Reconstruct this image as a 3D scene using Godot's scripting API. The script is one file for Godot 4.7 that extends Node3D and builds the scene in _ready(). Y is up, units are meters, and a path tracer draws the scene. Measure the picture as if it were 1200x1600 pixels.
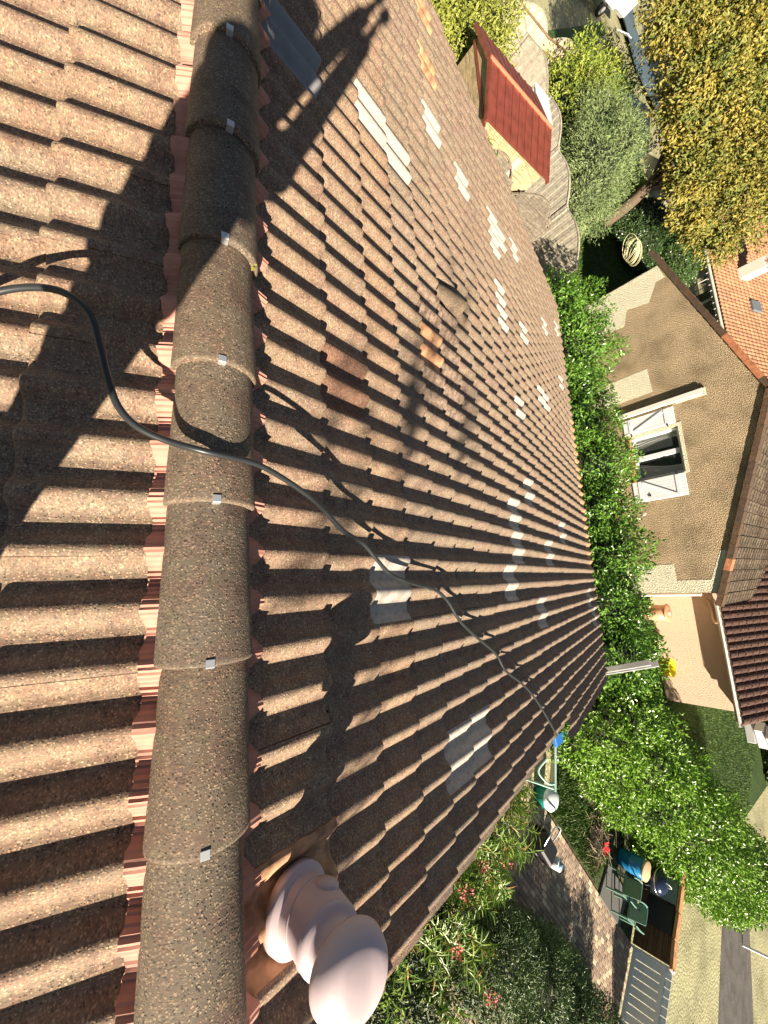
extends Node3D
# A tiled roof seen from its ridge, with the gardens and houses beyond its eave. Metres, y up, ridge along x.

const TH := 0.315723          # pitch of both roof slopes
const RIB := 0.165            # distance between two rolls of a tile
const TILE_W := 0.33
const TILE_L := 0.42
const GAUGE := 0.3192
const G := -5.0               # ground level
const NEAR0 := Vector3(0, -0.015, -0.046)

var rng := RandomNumberGenerator.new()
var org := Vector3.ZERO       # base of the thing being built: parts are modelled in world coordinates
var mats := {}
var tex := {}
var FAR: Basis
var NEARB: Basis

func _ready() -> void:
	rng.seed = 20231
	var st_ := sin(TH)
	var ct_ := cos(TH)
	FAR = Basis(Vector3(1, 0, 0), Vector3(0, -st_, -ct_), Vector3(0, ct_, -st_))
	NEARB = Basis(Vector3(-1, 0, 0), Vector3(0, -st_, ct_), Vector3(0, ct_, st_))
	# ---- camera, sky, sun
	var cam := Camera3D.new()
	cam.name = "camera"
	cam.keep_aspect = Camera3D.KEEP_HEIGHT
	cam.fov = 103.714
	cam.near = 0.03
	cam.far = 900.0
	cam.transform = Transform3D(Basis(Vector3(0.042915, 0.600898, -0.798173), Vector3(-0.982398, 0.170758, 0.075734), Vector3(0.181803, 0.780874, 0.597649)).orthonormalized(), Vector3(0.9105, 1.3211, 0.2796))
	add_child(cam)
	cam.current = true
	var env := Environment.new()
	var sky := Sky.new()
	var sm := ProceduralSkyMaterial.new()
	sm.sky_top_color = Color(0.235, 0.27, 0.32)
	sm.sky_horizon_color = Color(0.42, 0.43, 0.45)
	sm.sky_curve = 0.12
	sm.ground_bottom_color = Color(0.25, 0.22, 0.18)
	sm.ground_horizon_color = Color(0.45, 0.45, 0.42)
	sm.sun_angle_max = 20.0
	sm.sun_curve = 0.1
	sky.sky_material = sm
	env.background_mode = Environment.BG_SKY
	env.sky = sky
	env.tonemap_mode = Environment.TONE_MAPPER_LINEAR
	env.tonemap_exposure = 2.8
	env.sdfgi_enabled = true
	env.ssao_enabled = true
	env.ssil_enabled = true
	var we := WorldEnvironment.new()
	we.name = "environment"
	we.environment = env
	add_child(we)
	var sun := DirectionalLight3D.new()
	sun.name = "sun"
	sun.light_energy = 1.6
	sun.light_color = Color(1.0, 0.94, 0.85)
	sun.light_angular_distance = 0.5
	sun.shadow_enabled = true
	add_child(sun)
	sun.look_at_from_position(Vector3.ZERO, Vector3(-0.868, -0.41, -0.285), Vector3.UP)
	# ---- the place
	make_textures()
	make_ground()
	make_roof()
	make_vent()
	make_cable()
	make_neighbour()
	make_back_house()
	make_fences()
	make_shed()
	make_far_garden()
	make_patio_things()
	make_plants()
	make_person()

# ------------------------------------------------------------------ helpers
func thing(called: String, label: String, category: String, at := Vector3.ZERO, group := "") -> Node3D:
	var o := Node3D.new()
	o.name = called
	add_child(o, true)
	o.position = at
	org = at
	o.set_meta("label", label)
	o.set_meta("category", category)
	if group != "":
		o.set_meta("group", group)
	return o

func part(called: String, s: SurfaceTool, m: Material, parent: Node3D, label := "") -> MeshInstance3D:
	s.generate_normals()
	return put(called, s.commit(), m, parent, label)

func put(called: String, mesh: Mesh, m: Material, parent: Node3D, label := "") -> MeshInstance3D:
	var o := MeshInstance3D.new()
	o.name = called
	o.mesh = mesh
	o.material_override = m
	parent.add_child(o, true)
	if parent.get_parent() == self:
		o.position = -parent.position
	if label != "":
		o.set_meta("label", label)
	return o

func struct(called: String, s: SurfaceTool, m: Material) -> MeshInstance3D:
	s.generate_normals()
	var o := MeshInstance3D.new()
	o.name = called
	o.mesh = s.commit()
	o.material_override = m
	add_child(o, true)
	o.set_meta("kind", "structure")
	return o

func tool(smooth := false) -> SurfaceTool:
	var s := SurfaceTool.new()
	s.begin(Mesh.PRIMITIVE_TRIANGLES)
	s.set_smooth_group(0 if smooth else -1)
	return s

func tri(s: SurfaceTool, a: Vector3, b: Vector3, c: Vector3) -> void:
	s.add_vertex(a)
	s.add_vertex(b)
	s.add_vertex(c)

func tri_out(s: SurfaceTool, a: Vector3, b: Vector3, c: Vector3, mid: Vector3) -> void:
	if (a - c).cross(a - b).dot((a + b + c) / 3.0 - mid) > 0.0:
		tri(s, a, b, c)
	else:
		tri(s, a, c, b)

func quad_out(s: SurfaceTool, a: Vector3, b: Vector3, c: Vector3, d: Vector3, mid: Vector3) -> void:
	tri_out(s, a, b, c, mid)
	tri_out(s, a, c, d, mid)

# a box with chamfered edges, placed by t
func bx(s: SurfaceTool, t: Transform3D, size: Vector3, b := 0.004) -> void:
	var h := size * 0.5
	b = minf(b, minf(h.x, minf(h.y, h.z)) * 0.7)
	var mid := t.origin
	for ax in 3:
		var u := (ax + 1) % 3
		var v := (ax + 2) % 3
		for sg in [-1.0, 1.0]:
			var p: Array[Vector3] = []
			for k in [[-1.0, -1.0], [1.0, -1.0], [1.0, 1.0], [-1.0, 1.0]]:
				var q := Vector3.ZERO
				q[ax] = sg * h[ax]
				q[u] = k[0] * (h[u] - b)
				q[v] = k[1] * (h[v] - b)
				p.append(t * q)
			quad_out(s, p[0], p[1], p[2], p[3], mid)
	for ax in 3:
		var u := (ax + 1) % 3
		var v := (ax + 2) % 3
		for k in [[-1.0, -1.0], [1.0, -1.0], [1.0, 1.0], [-1.0, 1.0]]:
			var p: Array[Vector3] = []
			for e in [[-1.0, 0], [1.0, 0], [1.0, 1], [-1.0, 1]]:
				var q := Vector3.ZERO
				q[ax] = e[0] * (h[ax] - b)
				q[u] = k[0] * (h[u] - (b if e[1] == 0 else 0.0))
				q[v] = k[1] * (h[v] - (0.0 if e[1] == 0 else b))
				p.append(t * q)
			quad_out(s, p[0], p[1], p[2], p[3], mid)
	for i in 8:
		var sg := Vector3(1 if i & 1 else -1, 1 if i & 2 else -1, 1 if i & 4 else -1)
		var c := Vector3(h.x - b, h.y - b, h.z - b)
		var a0 := c
		a0.x = h.x
		var a1 := c
		a1.y = h.y
		var a2 := c
		a2.z = h.z
		tri_out(s, t * (a0 * sg), t * (a1 * sg), t * (a2 * sg), mid)

func box(s: SurfaceTool, c: Vector3, size: Vector3, b := 0.004, turn := 0.0) -> void:
	bx(s, Transform3D(Basis(Vector3.UP, turn), c), size, b)

# a bar of rectangular section between two points
func bar(s: SurfaceTool, a: Vector3, c: Vector3, w: float, d: float, up := Vector3.UP, b := 0.003) -> void:
	var x := (c - a).normalized()
	var z := x.cross(up)
	if z.length() < 0.01:
		z = x.cross(Vector3.FORWARD)
	z = z.normalized()
	bx(s, Transform3D(Basis(x, z.cross(x).normalized(), z), (a + c) * 0.5), Vector3((c - a).length(), w, d), b)

func tube(s: SurfaceTool, pts: Array, r: float, sides := 8, r_end := -1.0) -> void:
	s.set_smooth_group(0)
	var n := pts.size()
	if r_end < 0.0:
		r_end = r
	var rings := []
	var side := Vector3.ZERO
	for i in n:
		var d: Vector3 = (pts[mini(i + 1, n - 1)] - pts[maxi(i - 1, 0)]).normalized()
		if side == Vector3.ZERO:
			side = d.cross(Vector3.UP if absf(d.y) < 0.9 else Vector3.RIGHT).normalized()
		side = (side - d * side.dot(d)).normalized()
		var up := side.cross(d)
		var rr := lerpf(r, r_end, float(i) / maxf(1.0, n - 1.0))
		var ring := []
		for k in sides:
			var a := TAU * k / sides
			ring.append(pts[i] + (side * cos(a) + up * sin(a)) * rr)
		rings.append(ring)
	for i in n - 1:
		var mid: Vector3 = (pts[i] + pts[i + 1]) * 0.5
		for k in sides:
			var k2 := (k + 1) % sides
			quad_out(s, rings[i][k], rings[i][k2], rings[i + 1][k2], rings[i + 1][k], mid)
	s.set_smooth_group(-1)
	for e in [0, n - 1]:
		var inner: Vector3 = pts[1] if e == 0 else pts[n - 2]
		for k in sides:
			tri_out(s, rings[e][k], rings[e][(k + 1) % sides], pts[e], inner)

# profile: array of Vector2(radius, height along y)
func lathe(s: SurfaceTool, profile: Array, t: Transform3D, sides := 24, squash := 1.0) -> void:
	var n := profile.size()
	for i in n - 1:
		s.set_smooth_group(0)
		for k in sides:
			var a := TAU * k / sides
			var b := TAU * (k + 1) / sides
			var p: Vector2 = profile[i]
			var q: Vector2 = profile[i + 1]
			var v := [t * Vector3(cos(a) * p.x, p.y, sin(a) * p.x * squash), t * Vector3(cos(b) * p.x, p.y, sin(b) * p.x * squash), t * Vector3(cos(b) * q.x, q.y, sin(b) * q.x * squash), t * Vector3(cos(a) * q.x, q.y, sin(a) * q.x * squash)]
			# winding from the profile's direction: outside lies to the right of an upward profile
			if p.x > 1e-5:
				tri(s, v[0], v[1], v[2])
			if q.x > 1e-5:
				tri(s, v[0], v[2], v[3])

# a convex outline in (x, y) pushed from z0 to z1
func prism(s: SurfaceTool, pts: Array, z0: float, z1: float) -> void:
	var mid := Vector3.ZERO
	for p in pts:
		mid += Vector3(p[0], p[1], (z0 + z1) * 0.5)
	mid /= pts.size()
	for i in range(1, pts.size() - 1):
		for z in [z0, z1]:
			tri_out(s, Vector3(pts[0][0], pts[0][1], z), Vector3(pts[i][0], pts[i][1], z), Vector3(pts[i + 1][0], pts[i + 1][1], z), mid)
	for i in pts.size():
		var p = pts[i]
		var q = pts[(i + 1) % pts.size()]
		quad_out(s, Vector3(p[0], p[1], z0), Vector3(q[0], q[1], z0), Vector3(q[0], q[1], z1), Vector3(p[0], p[1], z1), mid)

func flat_poly(s: SurfaceTool, pts: Array, y: float) -> void:
	var poly := PackedVector2Array()
	for p in pts:
		poly.append(Vector2(p[0], p[1]))
	var idx := Geometry2D.triangulate_polygon(poly)
	for i in range(0, idx.size(), 3):
		tri_out(s, Vector3(poly[idx[i]].x, y, poly[idx[i]].y), Vector3(poly[idx[i + 1]].x, y, poly[idx[i + 1]].y), Vector3(poly[idx[i + 2]].x, y, poly[idx[i + 2]].y), Vector3(poly[idx[i]].x, y - 10.0, poly[idx[i]].y))

func spline(ctrl: Array, steps := 8) -> Array:
	var c := Curve3D.new()
	for i in ctrl.size():
		var a: Vector3 = ctrl[maxi(i - 1, 0)]
		var b: Vector3 = ctrl[mini(i + 1, ctrl.size() - 1)]
		var t := (b - a) / 6.0
		c.add_point(ctrl[i], -t, t)
	var out := []
	for i in ctrl.size() - 1:
		for k in steps:
			out.append(c.sample(i, float(k) / steps))
	out.append(ctrl[ctrl.size() - 1])
	return out

# many copies of one mesh as one node of kind stuff
func many(called: String, mesh: Mesh, m: Material, places: Array, colors: Array, parent: Node3D, stuff := true) -> MultiMeshInstance3D:
	var mm := MultiMesh.new()
	mm.transform_format = MultiMesh.TRANSFORM_3D
	mm.use_colors = true
	mm.mesh = mesh
	mm.instance_count = places.size()
	var buf := PackedFloat32Array()
	buf.resize(places.size() * 16)
	var at := Vector3.ZERO
	if parent != self and parent.get_parent() == self:
		at = parent.position
	var i := 0
	for k in places.size():
		var t: Transform3D = places[k]
		var b := t.basis
		var o := t.origin - at
		var c: Color = colors[k]
		buf[i] = b.x.x
		buf[i + 1] = b.y.x
		buf[i + 2] = b.z.x
		buf[i + 3] = o.x
		buf[i + 4] = b.x.y
		buf[i + 5] = b.y.y
		buf[i + 6] = b.z.y
		buf[i + 7] = o.y
		buf[i + 8] = b.x.z
		buf[i + 9] = b.y.z
		buf[i + 10] = b.z.z
		buf[i + 11] = o.z
		buf[i + 12] = c.r
		buf[i + 13] = c.g
		buf[i + 14] = c.b
		buf[i + 15] = 1.0
		i += 16
	mm.buffer = buf
	var o := MultiMeshInstance3D.new()
	o.name = called
	o.multimesh = mm
	o.material_override = m
	parent.add_child(o, true)
	if stuff:
		o.set_meta("kind", "stuff")
	return o

# ------------------------------------------------------------------ textures and materials
func noise_tex(freq: float, kind := FastNoiseLite.TYPE_SIMPLEX_SMOOTH, size := 512, sd := 1, ramp: Gradient = null, oct := 4) -> NoiseTexture2D:
	var n := FastNoiseLite.new()
	n.noise_type = kind
	n.frequency = freq
	n.seed = sd
	n.fractal_octaves = oct
	var t := NoiseTexture2D.new()
	t.width = size
	t.height = size
	t.seamless = true
	t.noise = n
	if ramp:
		t.color_ramp = ramp
	return t

func ramp(stops: Array) -> Gradient:
	var g := Gradient.new()
	var off := PackedFloat32Array()
	var col := PackedColorArray()
	for s in stops:
		off.append(s[0])
		col.append(s[1])
	g.offsets = off
	g.colors = col
	return g

func grain_image(size: int, base: Color, spots: int, seed_: int, small: int, big: int) -> Image:
	var r := RandomNumberGenerator.new()
	r.seed = seed_
	var im := Image.create(size, size, false, Image.FORMAT_RGB8)
	im.fill(base)
	for i in spots:        # fine even grain
		var v := r.randf_range(0.84, 1.12)
		im.fill_rect(Rect2i(r.randi_range(0, size - 1), r.randi_range(0, size - 1), r.randi_range(1, small), r.randi_range(1, small)), Color(base.r * v, base.g * v, base.b * v * 0.99))
	for i in spots / 5:    # scattered quartz and dark grains
		var w := r.randi_range(small, big)
		var h := clampi(w + r.randi_range(-1, 1), 1, big)
		var k := r.randf()
		var c := base.lerp(Color(1.0, 0.96, 0.9), r.randf_range(0.45, 1.0)) if k < 0.5 else base * r.randf_range(0.35, 0.7) if k < 0.85 else Color(base.r * 1.12, base.g * 0.95, base.b * 0.86)
		c.a = 1.0
		im.fill_rect(Rect2i(r.randi_range(0, size - 1), r.randi_range(0, size - 1), w, h), c)
	return im

func make_textures() -> void:
	var gi := grain_image(1024, Color(0.61, 0.595, 0.58), 160000, 5, 2, 4)
	tex.grain = ImageTexture.create_from_image(gi)
	tex.grime = noise_tex(0.018, FastNoiseLite.TYPE_SIMPLEX_SMOOTH, 512, 41, ramp([[0.0, Color(0.34, 0.33, 0.32)], [0.38, Color(0.62, 0.60, 0.58)], [0.58, Color(0.9, 0.88, 0.85)], [1.0, Color(1, 0.98, 0.95)]]), 5)
	tex.mottle = noise_tex(0.012, FastNoiseLite.TYPE_SIMPLEX_SMOOTH, 512, 3, ramp([[0.0, Color(0.42, 0.41, 0.40)], [0.42, Color(0.78, 0.77, 0.76)], [0.62, Color(1, 1, 1)], [1.0, Color(1, 1, 1)]]))
	tex.patina = noise_tex(0.016, FastNoiseLite.TYPE_SIMPLEX_SMOOTH, 512, 5, ramp([[0.0, Color(0.72, 0.69, 0.66)], [0.3, Color(0.90, 0.84, 0.82)], [0.42, Color(1.0, 0.94, 0.91)], [0.55, Color(0.93, 0.925, 0.87)], [0.7, Color(1, 0.985, 0.95)], [1.0, Color(1, 1, 1)]]), 5)
	tex.soft = noise_tex(0.01, FastNoiseLite.TYPE_SIMPLEX_SMOOTH, 512, 8, ramp([[0.0, Color(0.74, 0.74, 0.73)], [0.5, Color(0.92, 0.92, 0.92)], [1.0, Color(1, 1, 1)]]))
	tex.bump = noise_tex(0.035, FastNoiseLite.TYPE_SIMPLEX_SMOOTH, 512, 11)
	tex.cells = noise_tex(0.05, FastNoiseLite.TYPE_CELLULAR, 512, 14, null, 2)
	tex.grass = noise_tex(0.06, FastNoiseLite.TYPE_SIMPLEX_SMOOTH, 512, 21, ramp([[0.0, Color(0.5, 0.52, 0.42)], [0.45, Color(0.82, 0.84, 0.74)], [1.0, Color(1, 1, 0.92)]]), 5)
	# wood grain: streaks along x
	var r := RandomNumberGenerator.new()
	r.seed = 9
	var wi := Image.create(512, 512, false, Image.FORMAT_RGB8)
	wi.fill(Color(0.8, 0.8, 0.8))
	for i in 5200:
		var v := r.randf_range(0.55, 1.0)
		wi.fill_rect(Rect2i(r.randi_range(-60, 511), r.randi_range(0, 511), r.randi_range(20, 190), r.randi_range(1, 3)), Color(v, v * 0.99, v * 0.97))
	tex.wood = ImageTexture.create_from_image(wi)
	var wv := Image.create(512, 512, false, Image.FORMAT_RGB8)
	wv.fill(Color(0.93, 0.93, 0.92))
	for i in 5200:
		var v := r.randf_range(0.74, 1.0)
		wv.fill_rect(Rect2i(r.randi_range(0, 511), r.randi_range(-60, 511), r.randi_range(1, 3), r.randi_range(20, 190)), Color(v, v * 0.99, v * 0.97))
	tex.woodv = ImageTexture.create_from_image(wv)
	# lichen patches that grow on the shaded side of old concrete
	tex.lichen = noise_tex(0.02, FastNoiseLite.TYPE_SIMPLEX_SMOOTH, 512, 33, ramp([[0.0, Color(0.22, 0.21, 0.20)], [0.4, Color(0.5, 0.48, 0.46)], [0.6, Color(0.95, 0.94, 0.93)], [1.0, Color(1, 1, 1)]]), 5)

# c is a linear base colour
func M(c: Color, rough := 0.8, o := {}) -> StandardMaterial3D:
	var key := str(c) + str(rough) + str(o.keys()) + str(o.get("name", "")) + str(o.get("bump", 0)) + str(o.get("scale", 0))
	if mats.has(key):
		return mats[key]
	var m := StandardMaterial3D.new()
	m.albedo_color = c.linear_to_srgb()
	m.roughness = rough
	m.metallic = o.get("metal", 0.0)
	m.metallic_specular = o.get("spec", 0.5)
	m.uv1_triplanar = true
	m.uv1_world_triplanar = o.get("world", true)
	m.uv1_scale = o.get("stretch", Vector3.ONE) * o.get("scale", 1.0)
	if o.has("map"):
		m.albedo_texture = tex[o.map]
	if o.has("bump"):
		m.heightmap_enabled = true
		m.heightmap_texture = tex[o.get("relief", "bump")]
		m.heightmap_scale = o.bump
	if o.has("over"):
		m.detail_enabled = true
		m.detail_blend_mode = BaseMaterial3D.BLEND_MODE_MUL
		m.detail_albedo = tex[o.over]
		m.detail_uv_layer = BaseMaterial3D.DETAIL_UV_2
		m.uv2_triplanar = true
		m.uv2_world_triplanar = true
		m.uv2_scale = Vector3.ONE * o.get("over_scale", 0.35)
	if o.has("tint"):
		m.vertex_color_use_as_albedo = true
	if o.has("backlight"):
		m.backlight_enabled = true
		m.backlight = o.backlight
	mats[key] = m
	return m

func lin(r: float, g: float, b: float) -> Color:
	return Color(r, g, b)

func vary(a: Color, b: Color, j := 0.12) -> Color:
	var c := a.lerp(b, rng.randf())
	var k := 1.0 + rng.randf_range(-j, j)
	return Color(c.r * k, c.g * k, c.b * k)

# ------------------------------------------------------------------ the ground
func sheet(called: String, pts: Array, lift: float, m: Material) -> MeshInstance3D:
	var s := tool()
	flat_poly(s, pts, G + lift)
	return struct(called, s, m)

func make_ground() -> void:
	sheet("ground", [[-450, -450], [450, -450], [450, 450], [-450, 450]], 0.0, M(lin(0.66, 0.60, 0.44), 0.95, {"map": "grass", "scale": 0.5, "over": "soft", "over_scale": 0.12, "bump": 1.5}))
	var lawn := M(lin(0.05, 0.115, 0.012), 0.9, {"map": "grass", "scale": 1.7, "over": "soft", "over_scale": 0.22, "bump": 2.0, "relief": "grass"})
	sheet("lawn", [[-22.5, -24.5], [-9.4, -24.5], [-9.4, -14.6], [-6.0, -14.45], [-6.0, -11.0], [-16.0, -11.0], [-19.5, -17.0]], 0.004, lawn)
	sheet("lawn", [[1.5, -12.0], [4.5, -11.2], [8.4, -14.6], [11.2, -23.0], [11.2, -31.0], [5.3, -30.0], [5.3, -16.9], [1.5, -16.9]], 0.004, lawn)
	sheet("lawn", [[-34, -24], [-22, -13.2], [-19.6, -11.6], [-19.0, -12.5], [-28.0, -24.0]], 0.004, M(lin(0.06, 0.14, 0.025), 0.9, {"map": "grass", "scale": 0.8}))
	# soil and thin grass between the patio and the hedge
	sheet("soil", [[5.1, -9.5], [6.34, -9.0], [10.4, -12.1], [7.6, -14.2], [2.0, -12.6], [-7.5, -11.0], [-7.5, -7.6], [4.0, -7.6]], 0.004, M(lin(0.16, 0.14, 0.09), 0.95, {"map": "grass", "scale": 1.1, "over": "mottle", "over_scale": 0.5, "bump": 3.0, "relief": "grass"}))
	sheet("grass", [[5.3, -9.9], [6.3, -9.06], [10.4, -12.14], [9.9, -12.5], [8.6, -11.9], [7.3, -10.7], [6.2, -10.2]], 0.008, M(lin(0.10, 0.13, 0.035), 0.95, {"map": "grass", "scale": 1.6, "over": "mottle", "over_scale": 0.9, "bump": 3.0, "relief": "grass"}))
	# the strip of worn asphalt that crosses the dry grass, with a low kerb
	sheet("road", [[11.9, -19.6], [13.1, -18.5], [15.6, -16.3], [19.5, -13.0], [21.2, -15.4], [17.2, -19.6], [14.4, -21.2], [13.0, -21.8]], 0.006, M(lin(0.34, 0.34, 0.335), 0.9, {"map": "grain", "scale": 0.5, "over": "soft", "over_scale": 0.3}))
	# paved patio: running bond of small setts in three tones
	var pat := tool()
	flat_poly(pat, [[6.34, -9.02], [10.45, -12.1], [11.6, -10.9], [12.9, -9.5], [10.0, -5.5], [3.2, -5.5], [3.2, -7.2]], G + 0.012)
	var patio := struct("patio", pat, M(lin(0.09, 0.08, 0.065), 0.95, {"bump": 0.5}))
	var ps := tool()
	bx(ps, Transform3D(Basis.IDENTITY, Vector3.ZERO), Vector3(0.192, 0.06, 0.092), 0.006)
	ps.generate_normals()
	var sett := ps.commit()
	var places := []
	var cols := []
	var dx := Vector3(0.8, 0, -0.6)
	var dz := Vector3(0.6, 0, 0.8)
	var p0 := Vector3(6.34, G, -9.02)
	var tones := [lin(0.62, 0.52, 0.35), lin(0.27, 0.19, 0.14), lin(0.34, 0.25, 0.18), lin(0.20, 0.155, 0.13)]
	var region := PackedVector2Array([Vector2(6.34, -9.02), Vector2(10.45, -12.1), Vector2(11.6, -10.9), Vector2(12.9, -9.5), Vector2(10.0, -5.5), Vector2(3.2, -5.5), Vector2(3.2, -7.2)])
	for row in 52:
		for col in range(-28, 40):
			var p := p0 + dx * (col * 0.2 + (0.1 if row % 2 else 0.0) + 0.1) + dz * (row * 0.1 + 0.05)
			if not Geometry2D.is_point_in_polygon(Vector2(p.x, p.z), region):
				continue
			var t := Transform3D(Basis(dx, Vector3.UP, dz).rotated(Vector3.UP, rng.randf_range(-0.012, 0.012)), p + Vector3(0, rng.randf_range(-0.004, 0.004), 0))
			places.append(t)
			var w := rng.randf()
			cols.append(vary(tones[0 if w < 0.34 else 1 if w < 0.55 else 2 if w < 0.8 else 3], tones[2], 0.12))
	many("paver", sett, M(Color.WHITE, 0.9, {"tint": 1, "bump": 0.2, "name": "sett"}), places, cols, patio)

# ------------------------------------------------------------------ our roof
func roll(u: float) -> float:
	# height of the tile's cross-section: rounded rolls with a flat pan between them
	var d := fposmod(u - 0.0175 + RIB * 0.5, RIB) - RIB * 0.5
	var k := absf(d) / 0.057
	if k >= 1.0:
		return 0.0
	return 0.041 * pow(cos(k * PI * 0.5), 1.3)

func tile_mesh(from_u: float, to_u: float, n: int, verge := 0) -> ArrayMesh:
	var s := tool(true)
	var us := []
	for i in n + 1:
		us.append(lerpf(from_u, to_u, float(i) / n))
	var rows := [[0.0, -0.034], [0.2, -0.018], [0.404, -0.0012], [0.415, -0.003], [0.42, -0.0095]]
	var grid := []
	for r in rows:
		var line := []
		for u in us:
			var drop := 0.0
			if u > to_u - 0.016 and verge <= 0:
				drop = -0.006
			if u < from_u + 0.003:
				drop -= 0.0015
			line.append(Vector3(u, r[0], roll(u) + r[1] + drop))
		grid.append(line)
	for i in rows.size() - 1:
		for j in n:
			tri(s, grid[i][j], grid[i + 1][j], grid[i + 1][j + 1])
			tri(s, grid[i][j], grid[i + 1][j + 1], grid[i][j + 1])
	s.set_smooth_group(-1)
	var last: Array = grid[rows.size() - 1]
	for j in n:     # the thick lower edge
		var a: Vector3 = last[j]
		var b: Vector3 = last[j + 1]
		var a2 := Vector3(a.x, a.y - 0.003, maxf(a.z - 0.022, -0.034))
		var b2 := Vector3(b.x, b.y - 0.003, maxf(b.z - 0.022, -0.034))
		tri(s, a, a2, b2)
		tri(s, a, b2, b)
	for e in [0, n]:    # the two long edges
		var deep := 0.085 if (e == n and verge > 0) or (e == 0 and verge < 0) else 0.014
		for i in rows.size() - 1:
			var a: Vector3 = grid[i][e]
			var b: Vector3 = grid[i + 1][e]
			quad_out(s, a, b, b - Vector3(0, 0, deep), a - Vector3(0, 0, deep), Vector3((from_u + to_u) * 0.5, 0.2, 0))
	s.generate_normals()
	return s.commit()

func tile_at(near: bool, j: int, n: int) -> Transform3D:
	var b := NEARB if near else FAR
	var s_end := (0.512 if near else 0.5737) + GAUGE * (n - 1)
	var u0 := (j + 0.29) * TILE_W
	var o: Vector3
	if near:
		o = NEAR0 + b * Vector3(-(u0 + TILE_W + 0.035 - TILE_W), s_end - TILE_L, 0)
	else:
		o = b * Vector3(u0, s_end - TILE_L, 0)
	return Transform3D(b, o)

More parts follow.
